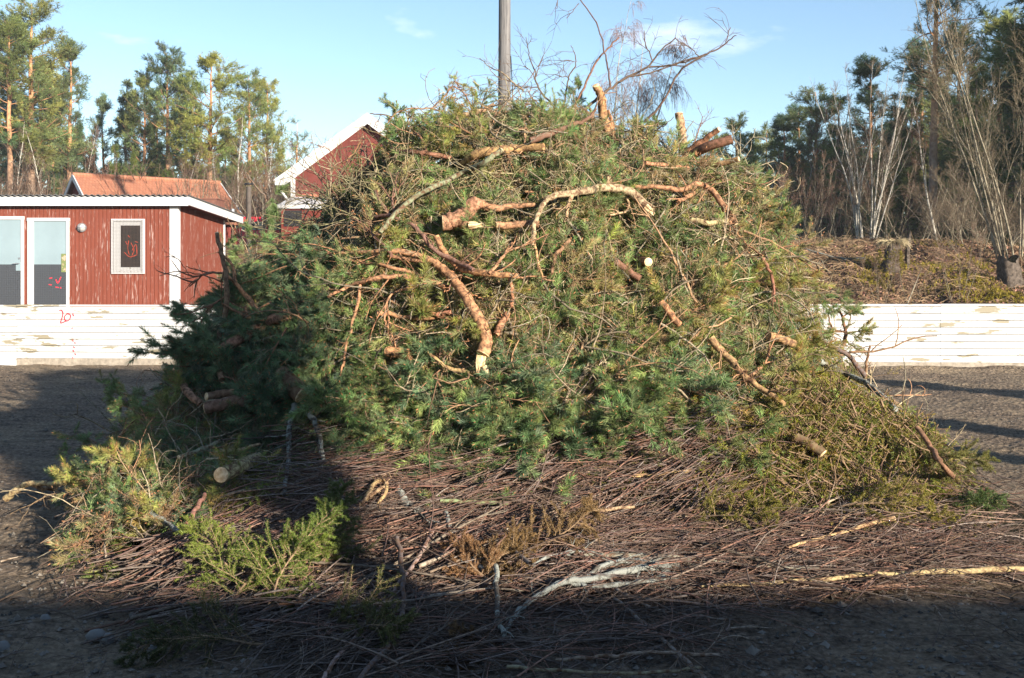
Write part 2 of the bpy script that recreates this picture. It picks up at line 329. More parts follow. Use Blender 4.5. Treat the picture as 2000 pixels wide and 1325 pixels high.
def ribbon(b, pts, w_, plane, k=6):
    P = spline(pts, k); T = np.gradient(P, axis=0); n_ = np.stack([-T[:, 1], T[:, 0]], 1); n_ /= np.linalg.norm(n_, axis=1, keepdims=True) + 1e-9
    ww = w_ * (0.75 + 0.5 * np.abs(np.sin(np.arange(len(P)) * 1.1)))[:, None] * 0.5
    A = P + n_ * ww; B = P - n_ * ww; V = [plane(*q) for q in A] + [plane(*q) for q in B]; n = len(P)
    b.add(V, [[i, i + 1, n + i + 1, n + i] for i in range(n - 1)])
M['red_paint'] = plain('red_spray_paint', (0.62, 0.03, 0.05), 0.5, 0.4, 0.1)
def board_plane(px_, py_):
    # photo pixel -> fence face
    s_ = (px_ - 1000) / F * 18.1; d_ = 18.1 - 0.054 * s_; s_ = (px_ - 1000) / F * d_; d_ = 18.1 - 0.054 * s_
    q = W3(px_, py_, d_ - 0.012); return (q[0], q[1] - board_y(0), q[2])
b = MB()
ribbon(b, [(116, 607), (120, 606), (123, 612), (121, 622), (119, 631), (130, 627)], 1.8, board_plane)
ribbon(b, [(131, 613), (126, 619), (127, 625), (132, 627), (137, 622), (137, 615), (131, 613)], 1.8, board_plane)
ribbon(b, [(142, 613), (144, 618)], 2.0, board_plane)
for (x0, y0, x1, y1) in [(142, 640, 140, 643), (142, 664, 143, 668), (146, 668, 147, 672), (143, 677, 146, 680), (142, 683, 144, 687), (146, 690, 148, 694), (142, 698, 142, 702)]:
    ribbon(b, [(x0, y0), (x1, y1)], 1.6, board_plane)
b.obj('painted_number', M['red_paint'], fence)

# ------------------------------------------------------------------ red shed with doors
M['shed'] = peel('worn_red_shed_paint', (0.175, 0.043, 0.024), (0.42, 0.35, 0.32), (0.24, 0.10, 0.075), (3.2, 3.2, 0.30), 15, 0.83, 0.92, 0.75)
M['blue'] = peel('pale_blue_door_paint', (0.22, 0.29, 0.32), (0.4, 0.5, 0.45), (0.3, 0.33, 0.3), (3, 3, 1.2), 2.5, 0.94, 0.96, 0.9)
M['dark'] = plain('dark_interior', (0.012, 0.010, 0.010), 0.5, 0.5)
M['metal'] = plain('galvanised_metal', (0.30, 0.31, 0.33), 0.45, 0.5, 0.2, 8, 0.6)
M['roof_felt'] = plain('dark_roof_sheet', (0.10, 0.10, 0.10), 0.8, 0.2, 0.3, 6)
m, t, p = nmat('chequer_plate', 0.45, 0.5); v = coords(t, (1, 1, 1)); p.inputs['Metallic'].default_value = 0.55
vo = ND(t, "ShaderNodeTexVoronoi", Scale=26.0, Randomness=0.0); t.links.new(v, vo.inputs['Vector'])
t.links.new(ramp(t, vo.outputs['Distance'], [(0.15, (0.30, 0.31, 0.33)), (0.45, (0.085, 0.09, 0.10))]), p.inputs['Base Color']); bump(t, p, vo.outputs['Distance'], 0.8, 0.01); M['plate'] = m
DS = 22.0; sy = DS; SZ = 0.8
def sx(px_): return (px_ - 1000) / F * DS
def sz_(py_): return EYE + (HOR - py_) / F * DS
shed = empty('red_shed', (sx(345), DS, SZ), 'flat roofed red shed with peeling paint, blue doors and a caged window behind the fence', 'shed')
X1 = sx(347); X0 = -15.5; D1 = DS + 3.55; top = sz_(400)
def sh(b, name, mt, par=shed, smooth=False):
    o = b.obj(name, mt, None, smooth); o.parent = par; o.matrix_parent_inverse.identity()
    q = par; off = Vector((0, 0, 0))
    while q: off += q.location; q = q.parent
    o.data.transform(__import__('mathutils').Matrix.Translation(-off)); return o
b = MB()
st = 0.085; xx = np.arange(X0, X1, st)                      # vertical narrow boards, each with a groove
for x_ in xx: b.box(x_, min(x_ + st - 0.012, X1), DS, DS + 0.05, SZ - 0.1, top + 0.06)
b.box(X0, X1, DS + 0.012, DS + 0.06, SZ - 0.09, top + 0.055)
sh(b, 'front_wall', M['shed'])
b = MB()
for y_ in np.arange(DS + 0.06, D1, st): b.box(X1 - 0.05, X1, y_, min(y_ + st - 0.014, D1), SZ - 0.1, top - 0.02)
b.box(X1 - 0.06, X1 - 0.012, DS + 0.065, D1, SZ - 0.09, top - 0.02)
sh(b, 'side_wall', M['shed'])
b = MB(); b.box(X0, X1 - 0.06, D1 - 0.05, D1, SZ - 0.1, top - 0.1); b.box(X0, X0 + 0.05, DS + 0.07, D1 - 0.06, SZ - 0.1, top - 0.05); sh(b, 'back_wall', M['shed'])
b = MB(); b.box(sx(332), X1 + 0.02, DS - 0.025, DS - 0.002, SZ - 0.1, top); b.box(X1 + 0.002, X1 + 0.022, DS - 0.002, DS + 0.12, SZ - 0.1, top); sh(b, 'corner_board', M['trim'])
b = MB(); b.box(X1 + 0.002, X1 + 0.025, D1 - 0.07, D1 + 0.02, SZ - 0.1, top - 0.16); sh(b, 'corner_board', M['trim'])
# roof: front fascia, side fascia, sheet with a corrugated front edge
zf0, zf1 = sz_(406) + 0.03, sz_(388) + 0.03; XR = X1 + 0.28; YF = DS - 0.18; YB = D1 + 0.75; zb = zf1 - 0.20
b = MB(); b.box(X0, XR, YF, YF + 0.03, zf0, zf1); sh(b, 'fascia', M['trim'])
b = MB(); b.add([(XR, YF + .03, zf0 + .02), (XR, YB, zb - .17), (XR, YB, zb), (XR, YF + .03, zf1), (XR - .03, YF + .03, zf0 + .02), (XR - .03, YB, zb - .17), (XR - .03, YB, zb), (XR - .03, YF + .03, zf1)],
    [[0, 1, 2, 3], [5, 4, 7, 6], [3, 2, 6, 7], [1, 0, 4, 5], [1, 5, 6, 2]]); sh(b, 'fascia', M['trim'])
b = MB(); xs_ = np.arange(X0, XR + .03, 0.02); zz = 0.018 * np.sin(xs_ * 2 * np.pi / 0.13) + 0.028
Vt = [(x_, YF - .05, zf1 + z_) for x_, z_ in zip(xs_, zz)] + [(x_, YB + .03, zb + z_) for x_, z_ in zip(xs_, zz)] + [(x_, YF - .05, zf1 + z_ - .012) for x_, z_ in zip(xs_, zz)] + [(x_, YB + .03, zb + z_ - .012) for x_, z_ in zip(xs_, zz)]
n = len(xs_); b.add(Vt, [[i, i + 1, n + i + 1, n + i] for i in range(n - 1)] + [[2 * n + i + 1, 2 * n + i, 3 * n + i, 3 * n + i + 1] for i in range(n - 1)] + [[i + 1, i, 2 * n + i, 2 * n + i + 1] for i in range(n - 1)] + [[0, n, 3 * n, 2 * n], [n - 1, 2 * n - 1, 4 * n - 1, 3 * n - 1]])
sh(b, 'roof_sheet', M['roof_felt'])
b = MB(); b.add([(X0, YF + .035, zf0 + .05), (XR - .035, YF + .035, zf0 + .05), (XR - .035, YB, zb - .14), (X0, YB, zb - .14)], [[0, 1, 2, 3]]); sh(b, 'soffit', M['shed'])
b = MB(); b.box(-8.05, -7.2, D1 - .6, D1 + .1, zf1 - .2, 3.45); b.box(-8.07, -7.18, D1 - .62, D1 + .12, 3.452, 3.48); sh(b, 'roof_box', plain('rusty_metal', (0.16, 0.07, 0.05), 0.7, 0.3))
b = MB(); b.tubes(np.array([[-7.05, D1 + .3, zf1 - .3], [-7.05, D1 + .3, zf1 - .02]]), np.array([.05, .05]), 10, cap=True); sh(b, 'vent_pipe', M['metal'])
def door(x0p, x1p, ytop, hinge_scratch, lb, frame_left=0.09):
    a0, a1, zt = sx(x0p), sx(x1p), sz_(ytop)
    dr = bpy.data.objects.new('door', None); sc.collection.objects.link(dr); dr.parent = shed; dr.location = Vector((a0, DS, SZ)) - shed.location; dr['label'] = lb
    b = MB(); fl = frame_left
    b.box(a0, a0 + fl, DS - .035, DS - .003, SZ, zt - .07); b.box(a1 - .06, a1, DS - .035, DS - .003, SZ, zt - .07); b.box(a0 - .01, a1 + .01, DS - .04, DS - .003, zt - .068, zt); sh(b, 'door_frame', M['trim'], dr)
    b = MB(); zs = sz_(517); b.box(a0 + fl + .004, a1 - .064, DS - .014, DS - .004, zs + .002, zt - .07); sh(b, 'door_leaf', M['blue'], dr)
    b = MB(); b.box(a0 + fl + .004, a1 - .064, DS - .018, DS - .004, SZ, zs); sh(b, 'kick_plate', M['plate'], dr)
    return dr, a0, a1, zs
d1, a0, a1, zs = door(55, 136, 426, True, 'pale blue door with a chequer plate below, beside the round lamp', 0.13)
b = MB(); b.box(a1 - .17, a1 - .066, DS - .024, DS - .0185, sz_(532), sz_(496)); sh(b, 'lock_plate', peel('chipped_green_plate', (0.16, 0.19, 0.07), (0.55, 0.5, 0.4), (0.35, 0.1, 0.04), (3, 3, 3), 5, 0.8, 0.86), d1)
def shed_plane(px_, py_): return (sx(px_), DS - .0215, sz_(py_))
b = MB(); ribbon(b, [(110, 546), (114, 553), (120, 541)], 1.8, shed_plane); ribbon(b, [(97, 544), (103, 543)], 1.5, shed_plane); ribbon(b, [(96, 556), (102, 557)], 1.5, shed_plane); ribbon(b, [(109, 561), (116, 562)], 1.5, shed_plane); ribbon(b, [(119, 561), (120, 564)], 1.8, shed_plane)
sh(b, 'paint_marks', M['red_paint'], d1)
d2, a0, a1, zs = door(-36, 47.5, 423, True, 'pale blue door cut by the left edge of the photo', 0.07)
b = MB(); b.box(a1 - .17, a1 - .066, DS - .024, DS - .0185, sz_(529), sz_(512)); sh(b, 'lock_plate', M['blue'], d2)
b = MB(); b.tubes(np.array([[a1 - .10, DS - .026, sz_(515)], [a1 - .10, DS - .07, sz_(515)], [a1 - .22, DS - .07, sz_(515.5)]]), np.array([.010] * 3), 6, cap=True)
b.tubes(np.array([[a1 - .10, DS - .026, sz_(505)], [a1 - .10, DS - .012, sz_(505)]]), np.array([.022] * 2), 8, cap=True); sh(b, 'handle', M['metal'], d2)
# caged window
wx0, wx1, wz0, wz1 = sx(218.5), sx(283.5), sz_(535), sz_(428)
wn = bpy.data.objects.new('window', None); sc.collection.objects.link(wn); wn.parent = shed; wn.location = Vector((wx0, DS, wz0)) - shed.location
b = MB(); f_ = .055
for q in ((wx0, wx0 + f_, wz0, wz1), (wx1 - f_, wx1, wz0, wz1), (wx0 + f_, wx1 - f_, wz0, wz0 + f_), (wx0 + f_, wx1 - f_, wz1 - f_, wz1)): b.box(q[0] + .001, q[1] - .001, DS - .045, DS - .003, q[2] + .001, q[3] - .001)
sh(b, 'window_frame', M['trim'], wn)
b = MB(); g0, g1, h0, h1 = wx0 + .19, wx1 - .10, wz0 + .14, wz1 - .14; s0, s1, s2, s3 = wx0 + f_ + .002, wx1 - f_ - .002, wz0 + f_ + .002, wz1 - f_ - .002
for q in ((s0, g0, s2, s3), (g1, s1, s2, s3), (g0 + .002, g1 - .002, s2, h0), (g0 + .002, g1 - .002, h1, s3)): b.box(q[0], q[1], DS - .02, DS - .0035, q[2], q[3])
sh(b, 'sash', M['trim'], wn)
b = MB(); b.box(g0 + .002, g1 - .002, DS - .010, DS - .004, h0 + .002, h1 - .002); sh(b, 'pane', M['dark'], wn)
b = MB()
for x_ in np.arange(wx0 + .03, wx1 - .02, .030): b.box(x_, x_ + .0028, DS - .062, DS - .058, wz0 + .02, wz1 - .02)
for z_ in np.arange(wz0 + .03, wz1 - .02, .030): b.box(wx0 + .02, wx1 - .02, DS - .066, DS - .0625, z_, z_ + .0028)
sh(b, 'wire_grille', plain('rusty_wire', (0.085, 0.058, 0.045), 0.6, 0.3), wn)
b = MB(); pl = lambda px_, py_: (sx(px_), DS - .0125, sz_(py_))
for q in ([(252, 470), (250, 485), (253, 498)], [(256, 474), (262, 488), (258, 500)], [(258, 490), (266, 478), (268, 496)], [(243, 493), (254, 502), (268, 498)], [(250, 460), (254, 464)], [(246, 472), (249, 478)], [(264, 472), (270, 474)]): ribbon(b, q, 1.3, pl)
sh(b, 'paint_scrawl', plain('orange_red_paint', (0.45, 0.06, 0.03), 0.5, 0.3), wn)
# round bulkhead lamp
lc = np.array([sx(160.5), DS, sz_(445)]); b = MB()
a = np.linspace(0, math.pi / 2, 7); P = np.array([lc + np.array([0, -0.07 * math.sin(q) - .03, 0]) for q in a]); b.tubes(P, np.array([.085 * max(.05, math.cos(q)) for q in a]), 20, cap=True)
lamp = bpy.data.objects.new('wall_lamp', None); sc.collection.objects.link(lamp); lamp.parent = shed; lamp.location = Vector(lc) - shed.location
sh(b, 'glass_dome', plain('frosted_glass', (0.36, 0.35, 0.33), 0.25, 0.6), lamp, True)
b = MB(); b.tubes(np.array([lc + (0, -.001, 0), lc + (0, -.045, 0)]), np.array([.098, .095]), 20, cap=True)
q = np.linspace(-math.pi / 2, math.pi / 2, 9); b.tubes(np.array([lc + np.array([0, -.045 - .065 * math.cos(z), .09 * math.sin(z)]) for z in q]), np.full(9, .006), 5)
b.tubes(np.array([lc + np.array([.09 * math.sin(z), -.045 - .065 * math.cos(z), 0]) for z in q]), np.full(9, .006), 5); sh(b, 'cage', M['metal'], lamp, True)

# ------------------------------------------------------------------ house with the orange tile roof
m, t, p = nmat('orange_roof_tiles', 0.8, 0.2); v = coords(t); M['tile'] = m
br = ND(t, "ShaderNodeTexBrick", Scale=1.0); t.links.new(v, br.inputs['Vector']); br.inputs['Brick Width'].default_value = 0.11; br.inputs['Row Height'].default_value = 0.16; br.inputs['Mortar Size'].default_value = 0.008
br.inputs['Color1'].default_value = (0.33, 0.145, 0.085, 1); br.inputs['Color2'].default_value = (0.28, 0.12, 0.072, 1); br.inputs['Mortar'].default_value = (0.24, 0.085, 0.05, 1)
t.links.new(mix(t, ramp(t, noise(t, v, 1.5, 6), [(0.5, 0.0), (0.8, 0.5)]), br.outputs[0], (0.30, 0.14, 0.09)), p.inputs['Base Color'])
M['red_wall'] = plain('red_board_wall', (0.13, 0.028, 0.02), 0.8, 0.2, 0.15, 3)
hc = (-15.44, 36.0, 0); ha = R(38)
house = empty('tile_roof_house', (hc[0], hc[1], 1.7), 'small red house with an orange tiled saddle roof behind the flat shed', 'house', rz=ha)
LH, HW, ZR, ZE = 5.35, 2.75, 5.02 - 1.7, 3.42 - 1.7         # in the house frame: x along the ridge, y across
b = MB()
b.add([(0.15, -HW + .3, -.3), (0.15, HW - .3, -.3), (0.15, HW - .3, ZE), (0.15, 0, ZR - .12), (0.15, -HW + .3, ZE)], None, [[0, 2, 1], [0, 4, 2], [4, 3, 2]])
b.add([(LH - .15, -HW + .3, -.3), (LH - .15, HW - .3, -.3), (LH - .15, HW - .3, ZE), (LH - .15, 0, ZR - .12), (LH - .15, -HW + .3, ZE)], None, [[0, 1, 2], [0, 2, 4], [4, 2, 3]])
b.add([(0.15, -HW + .3, -.3), (LH - .15, -HW + .3, -.3), (LH - .15, -HW + .3, ZE), (.15, -HW + .3, ZE), (0.15, HW - .3, -.3), (LH - .15, HW - .3, -.3), (LH - .15, HW - .3, ZE), (.15, HW - .3, ZE)], [[0, 1, 2, 3], [5, 4, 7, 6]]); b.obj('wall', M['red_wall'], house)
def roof_slab(b, sg, wav=0.02, x0=0, x1=LH, th=.05):
    n = int((x1 - x0) / .045); xs_ = np.linspace(x0, x1, n); up = wav * np.abs(np.sin(xs_ * math.pi / .22)); rows = 12; V = []
    for r_ in range(rows + 1):
        f = r_ / rows; y_ = sg * HW * f; z_ = ZR + (ZE - .12 - ZR) * f + (.010 if r_ % 2 else 0)
        V += [(x_, y_, z_ + u_ + th) for x_, u_ in zip(xs_, up)]
    Q = [[r_ * n + i, r_ * n + i + 1, (r_ + 1) * n + i + 1, (r_ + 1) * n + i] for r_ in range(rows) for i in range(n - 1)]
    b.add(V, Q if sg > 0 else [q[::-1] for q in Q])
b = MB(); roof_slab(b, -1); roof_slab(b, 1); b.tubes(np.array([[-.02, 0, ZR + .07], [LH + .02, 0, ZR + .07]]), np.array([.09, .09]), 8, cap=True); b.obj('roof', M['tile'], house)
for x_ in (-.03, LH):
    for sg in (-1, 1):
        b = MB(); zl = ZE - .12; b.add([(x_, 0, ZR + .10), (x_, sg * (HW + .05), zl + .06), (x_, sg * (HW + .05), zl - .12), (x_, 0, ZR - .10), (x_ + .04, 0, ZR + .10), (x_ + .04, sg * (HW + .05), zl + .06), (x_ + .04, sg * (HW + .05), zl - .12), (x_ + .04, 0, ZR - .10)],
            [[0, 1, 2, 3], [7, 6, 5, 4], [0, 4, 5, 1], [3, 2, 6, 7], [1, 5, 6, 2]]); b.obj('barge_board', M['trim'], house)

# ------------------------------------------------------------------ red barn gable
DB = 36.0; bx = lambda p_: (p_ - 1000) / F * DB; bz = lambda p_: EYE + (HOR - p_) / F * DB
barn = empty('red_barn', (bx(720), DB, 2.0), 'tall red barn with white gable trim, half hidden behind the brush pile', 'barn')
ox, oz = bx(720), 2.0; hw = bx(720) - bx(568); za = bz(240) - oz; ze = bz(346) - oz; g_ = -.4
b = MB(); n = 19; e_ = np.linspace(-hw, hw, n + 1)
for i in range(n):
    a_, c_ = e_[i] + .012, e_[i + 1] - .012; za_ = za - (za - ze) * abs(a_) / hw; zc_ = za - (za - ze) * abs(c_) / hw
    b.add([(a_, 0, g_), (c_, 0, g_), (c_, 0, zc_), (a_, 0, za_)], [[0, 1, 2, 3]])
    if i: b.box(e_[i] - .022, e_[i] + .022, .004, .03, g_, za - (za - ze) * abs(e_[i]) / hw)
b.add([(-hw, .01, g_), (hw, .01, g_), (hw, .01, ze), (0, .01, za), (-hw, .01, ze)], None, [[0, 1, 2], [0, 2, 4], [4, 2, 3]])
b.box(-hw, -hw + .1, .04, 11, g_, ze); b.box(hw - .1, hw, .04, 11, g_, ze); b.obj('wall', plain('barn_red_boards', (0.125, 0.032, 0.025), .8, .2, .14, 2), barn)
he = bx(720) - bx(541); zr = bz(228) - oz; zl = bz(357) - oz; b = MB()
for sg in (-1, 1): b.add([(0, -.32, zr), (sg * he, -.32, zl), (sg * he, 11.3, zl), (0, 11.3, zr), (0, -.32, zr + .05), (sg * he, -.32, zl + .05), (sg * he, 11.3, zl + .05), (0, 11.3, zr + .05)], [[0, 3, 2, 1], [4, 5, 6, 7], [0, 1, 5, 4], [1, 2, 6, 5]])
b.obj('roof', M['tile'], barn)
for sg in (-1, 1):
    b = MB(); b.add([(0, -.345, zr + .08), (sg * (he + .05), -.345, zl + .06), (sg * (he - .02), -.345, zl - .12), (sg * (he - .35), -.345, zl - .12), (0, -.345, zr - .30), (0, -.325, zr + .08), (sg * (he + .05), -.325, zl + .06), (sg * (he - .02), -.325, zl - .12), (sg * (he - .35), -.325, zl - .12), (0, -.325, zr - .30)],
        [[0, 1, 3, 4], [9, 8, 6, 5], [0, 5, 6, 1], [4, 3, 8, 9]], [[1, 2, 3], [6, 8, 7]]); b.obj('barge_board', M['trim'], barn)
    b = MB(); b.box(min(sg * hw, sg * (hw - .16)), max(sg * hw, sg * (hw - .16)), -.03, -.003, g_, ze); b.obj('corner_board', M['trim'], barn)
b = MB(); b.tubes(spline([(-he + .02, .05, zl - .2), (-he + .25, .05, zl - .45), (-hw - .1, .05, zl - .8), (-hw - .1, .05, zl - 2.2)], 5), np.full(16, .045), 8); b.obj('gutter_pipe', M['trim'], barn, True)
b = MB(); zc = bz(385) - oz; b.add([(-hw - .12, -1.6, zc - .38), (1, -1.6, zc - .38), (1, -.01, zc), (-hw + .05, -.01, zc), (-hw - .12, -1.6, zc - .5), (1, -1.6, zc - .5)], [[0, 1, 2, 3], [4, 5, 1, 0]]); b.obj('porch_roof', M['trim'], barn)
b = MB(); b.box(-hw + .02, 1, -.022, -.004, zc + .005, zc + .09); b.obj('flashing', M['tile'], barn)
b = MB(); b.box(-hw, 1, -1.5, -1.45, g_, zc - .52); b.obj('porch_wall', M['red_wall'], barn)
b = MB(); b.box(-hw + .1, -hw + .7, -1.53, -1.505, zc - 1.1, zc - .56); b.obj('window', M['dark'], barn)
b = MB(); b.box(bx(704) - ox, bx(712) - ox, -.06, -.003, bz(251) - oz, bz(243) - oz); b.obj('alarm_box', M['trim'], barn)
b = MB(); P = spline([(bx(580) - ox, -.02, bz(332) - oz), (bx(640) - ox, -.02, bz(300) - oz), (bx(675) - ox, -.02, bz(270) - oz), (bx(700) - ox, -.02, bz(251) - oz)], 6); b.tubes(P, np.full(len(P), .012), 5); b.obj('cable', M['trim'], barn)

# ------------------------------------------------------------------ red van, flue, utility pole
def car():
    d_ = 38.0; x0, x1 = (395 - 1000) / F * d_, (395 - 1000) / F * d_ + 4.6; z0 = 2.05; c = empty('red_van', ((x0 + x1) / 2, d_, z0), 'bright red van parked beyond the shed corner', 'van'); cx = (x0 + x1) / 2
    prof = [(-2.3, .35), (-2.3, 1.15), (-2.15, 1.5), (-1.9, 1.62), (1.0, 1.62), (1.5, 1.15), (2.15, 1.0), (2.3, .8), (2.3, .35)]; b = MB(); n = len(prof)
    V = [(x_, y_, z_) for y_ in (-.85, .85) for x_, z_ in prof]; b.add(V, [[i, (i + 1) % n, n + (i + 1) % n, n + i] for i in range(n)])
    ctr = [(0, -.85, .8), (0, .85, .8)]; b.add(V + ctr, None, [[2 * n, (i + 1) % n, i] for i in range(n)] + [[2 * n + 1, n + i, n + (i + 1) % n] for i in range(n)]); b.obj('body', plain('red_car_paint', (0.62, 0.012, 0.04), .25, .6, .03, 2, 0, 0), c)
    gl = plain('car_glass', (0.03, 0.05, 0.08), .08, .8, .05, 2, 0, 0)
    for a_, c_, e in ((-1.85, -.75, -1.85), (-.62, .25, -.62), (.36, 1.2, .36)):
        b = MB(); tx = min(c_, .95); b.add([(a_, -.862, 1.14), (c_, -.862, 1.14), (tx, -.862, 1.45), (a_, -.862, 1.45)], [[0, 1, 2, 3]]); b.obj('window', gl, c)
    for x_ in (-1.45, 1.45):
        for y_ in (-.86, .78):
            b = MB(); b.tubes(np.array([[x_, y_ - .02, .32], [x_, y_ + .16, .32]]), np.array([.32, .32]), 18, cap=True); w_ = b.obj('wheel', M['dark'], c)
            b = MB(); b.tubes(np.array([[x_, y_ - .03, .32], [x_, y_ - .021, .32]]), np.array([.18, .19]), 12, cap=True); b.obj('rim', M['metal'], w_)
    b = MB(); b.box(-2.33, -2.301, -.7, -.5, .85, 1.1); b.obj('tail_light', M['red_paint'], c)
car()
M['dark_post'] = plain('sooty_steel', (0.085, 0.07, 0.06), .8, .2)
d_ = 31.0; q = W3(486, 365, d_); fl = empty('stove_flue', (q[0], d_, 2.3), 'dark grey metal flue standing in the gap between house and barn', 'flue')
b = MB(); b.tubes(np.array([[0, 0, -.3], [0, 0, q[2] - 2.3]]), np.array([.075, .075]), 14, cap=True); b.obj('pipe', M['dark_post'], fl, True)
b = MB(); b.tubes(np.array([[0, 0, q[2] - 2.24], [0, 0, q[2] - 2.19]]), np.array([.14, .12]), 14, cap=True); b.tubes(np.array([[.1, 0, q[2] - 2.3], [.1, 0, q[2] - 2.24]]), np.array([.01, .01]), 5); b.tubes(np.array([[-.1, 0, q[2] - 2.3], [-.1, 0, q[2] - 2.24]]), np.array([.01, .01]), 5); b.obj('rain_cap', M['dark'], fl, True)
m, t, p = nmat('weathered_pole', 0.85, 0.2); v = coords(t, (14, 14, 0.6)); n = noise(t, v, 2.0, 8, 0.7); nn = noise(t, coords(t), 6, 3)
c = ramp(t, n, [(0.35, (0.03, 0.028, 0.028)), (0.47, (0.13, 0.125, 0.125)), (0.75, (0.25, 0.235, 0.225))]); t.links.new(c, p.inputs['Base Color']); bump(t, p, n, .6, .01)
pl_ = empty('utility_pole', W3(984, 530, 20) - np.array([0, 0, 1.0]), 'weathered grey wooden utility pole rising behind the top of the brush pile', 'pole')
b = MB(); b.tubes(np.array([[0, 0, -.3], [.01, 0, 4], [.03, 0, 11.3]]), np.array([.14, .125, .095]), 20, cap=True); b.obj('shaft', m, pl_, True)
b = MB(); P = spline([(.135, -.03, 5.2), (.17, -.03, 4.5), (.2, -.03, 3.8), (.19, -.03, 2.8), (.15, -.03, 1)], 5); b.tubes(P, np.full(len(P), .010), 5); b.obj('cable', M['dark'], pl_)
b = MB()
b.box(-.9, .9, -.16, -.10, 10.4, 10.52)
b.obj('crossarm', M['kick'], pl_)
for k in (-.8, -.3, .3, .8):
    b = MB(); b.tubes(np.array([[k, -.13, 10.522], [k, -.13, 10.6], [k, -.13, 10.65], [k, -.13, 10.72]]), np.array([.02, .05, .035, .045]), 10, cap=True); b.obj('insulator', M['blue'], pl_, True)

# ------------------------------------------------------------------ trees
rt = np.random.default_rng(31)
ORG = np.array([0.55, 0.27, 0.13]); GRY = np.array([0.20, 0.155, 0.12])
def pine_mesh(H, crown0, cw, nl, green, seed, dens=1.0, shape='pine', nsize=0.155, nw=0.021, thick=1.0):
    """returns (trunk mesh, crown mesh) for a conifer of height H with its foot at the origin"""
    rg = np.random.default_rng(seed); K = 26; zz = np.linspace(-.4, H, K)
    P = np.stack([np.cumsum(rg.normal(0, .02, K)), np.cumsum(rg.normal(0, .02, K)), zz], 1); P[0, :2] = 0
    r = (0.20 * (1 - zz.clip(0) / H) ** 0.8 + 0.012) * thick * H / 14
    f = np.clip((zz / H - .25) / .3, 0, 1)[:, None]; tcol = GRY * (1 - f) + ORG * f if shape != 'spruce' else np.tile(GRY * .6, (K, 1))
    b = MB()
    for i in range(K - 1): b.tubes(P[i:i + 2], r[i:i + 2], 8, col=tcol[i])
    n = nl; t_ = np.sort(rg.uniform(crown0, .985, n)); u = (t_ - crown0) / (1 - crown0)
    if shape == 'pine': prof = cw * np.where(u < .25, .55 + 1.6 * u, np.sqrt(np.clip(1 - ((u - .25) / .78) ** 1.6, 0.02, 1))) * rg.uniform(.45, 1.15, n); el = rg.uniform(-.05, .5, n) + .4 * u
    else: prof = cw * (1.02 - u) * rg.uniform(.7, 1.1, n); el = rg.uniform(-.35, .1, n) + .5 * u
    z = t_ * H; B = np.stack([np.interp(z, zz, P[:, 0]), np.interp(z, zz, P[:, 1]), z], 1); az = rg.uniform(0, 2 * np.pi, n)
    D = np.stack([np.cos(az) * np.cos(el), np.sin(az) * np.cos(el), np.sin(el)], 1)
    L1 = walk(B, D, prof, 7, .12, .4, -.25 if shape == 'pine' else .2, rg); b.tubes(L1, taper(np.interp(z, zz, r) * .38, .2, 7), 4, col=(ORG * .7 if shape == 'pine' else GRY * .6))
    # a few dead lower limbs
    nd = 9; zd = rg.uniform(min(.25, crown0 * .6), crown0 + .05, nd) * H; az = rg.uniform(0, 2 * np.pi, nd)
    Ld = walk(np.stack([np.zeros(nd), np.zeros(nd), zd], 1), np.stack([np.cos(az), np.sin(az), rg.uniform(-.3, .3, nd)], 1), rg.uniform(.4, 1.5, nd), 6, .2, .5, 0, rg); b.tubes(Ld, taper(np.full(nd, .022), .3, 6), 3, col=GRY)
    m2 = 7; b2, d2, tt = kids(L1, m2, .25, 1, .4, 1.0, rg); d2[:, 2] += .15 if shape == 'pine' else -.1
    l2 = np.repeat(prof, m2) * .38 * rg.uniform(.5, 1.2, n * m2) + .15; L2 = walk(b2, d2, l2, 5, .15, .4, -.2, rg); b.tubes(L2, taper(np.full(len(L2), .016), .4, 5), 3, col=GRY * .8)
    c = MB(); m3 = int(8 * dens); A, Dd, _ = kids(np.concatenate([L2]), m3, .15, 1, .3, 1.2, rg); Dd[:, 2] += .35 if shape == 'pine' else -.15
    keep = rg.random(len(A)) < .9; A, Dd = A[keep], Dd[keep]
    lum = np.repeat(rg.uniform(.7, 1.35, n), m2 * m3)[keep][:, None]; hue = np.repeat(rg.normal(0, .12, n), m2 * m3)[keep][:, None]
    col = np.array(green)[None] * lum * rg.uniform(.75, 1.25, (len(A), 1)) * (1 + hue * np.array([[1, .2, -.6]]))
    c.needles(A, Dd, np.full(len(A), nsize * 2.2), 20, nsize, nw, col=col, a0=.35, a1=1.2, rg=rg, var=.3)
    return b.mesh('trunk', M['tree_bark'], True), c.mesh('crown', M['leaf'], False)
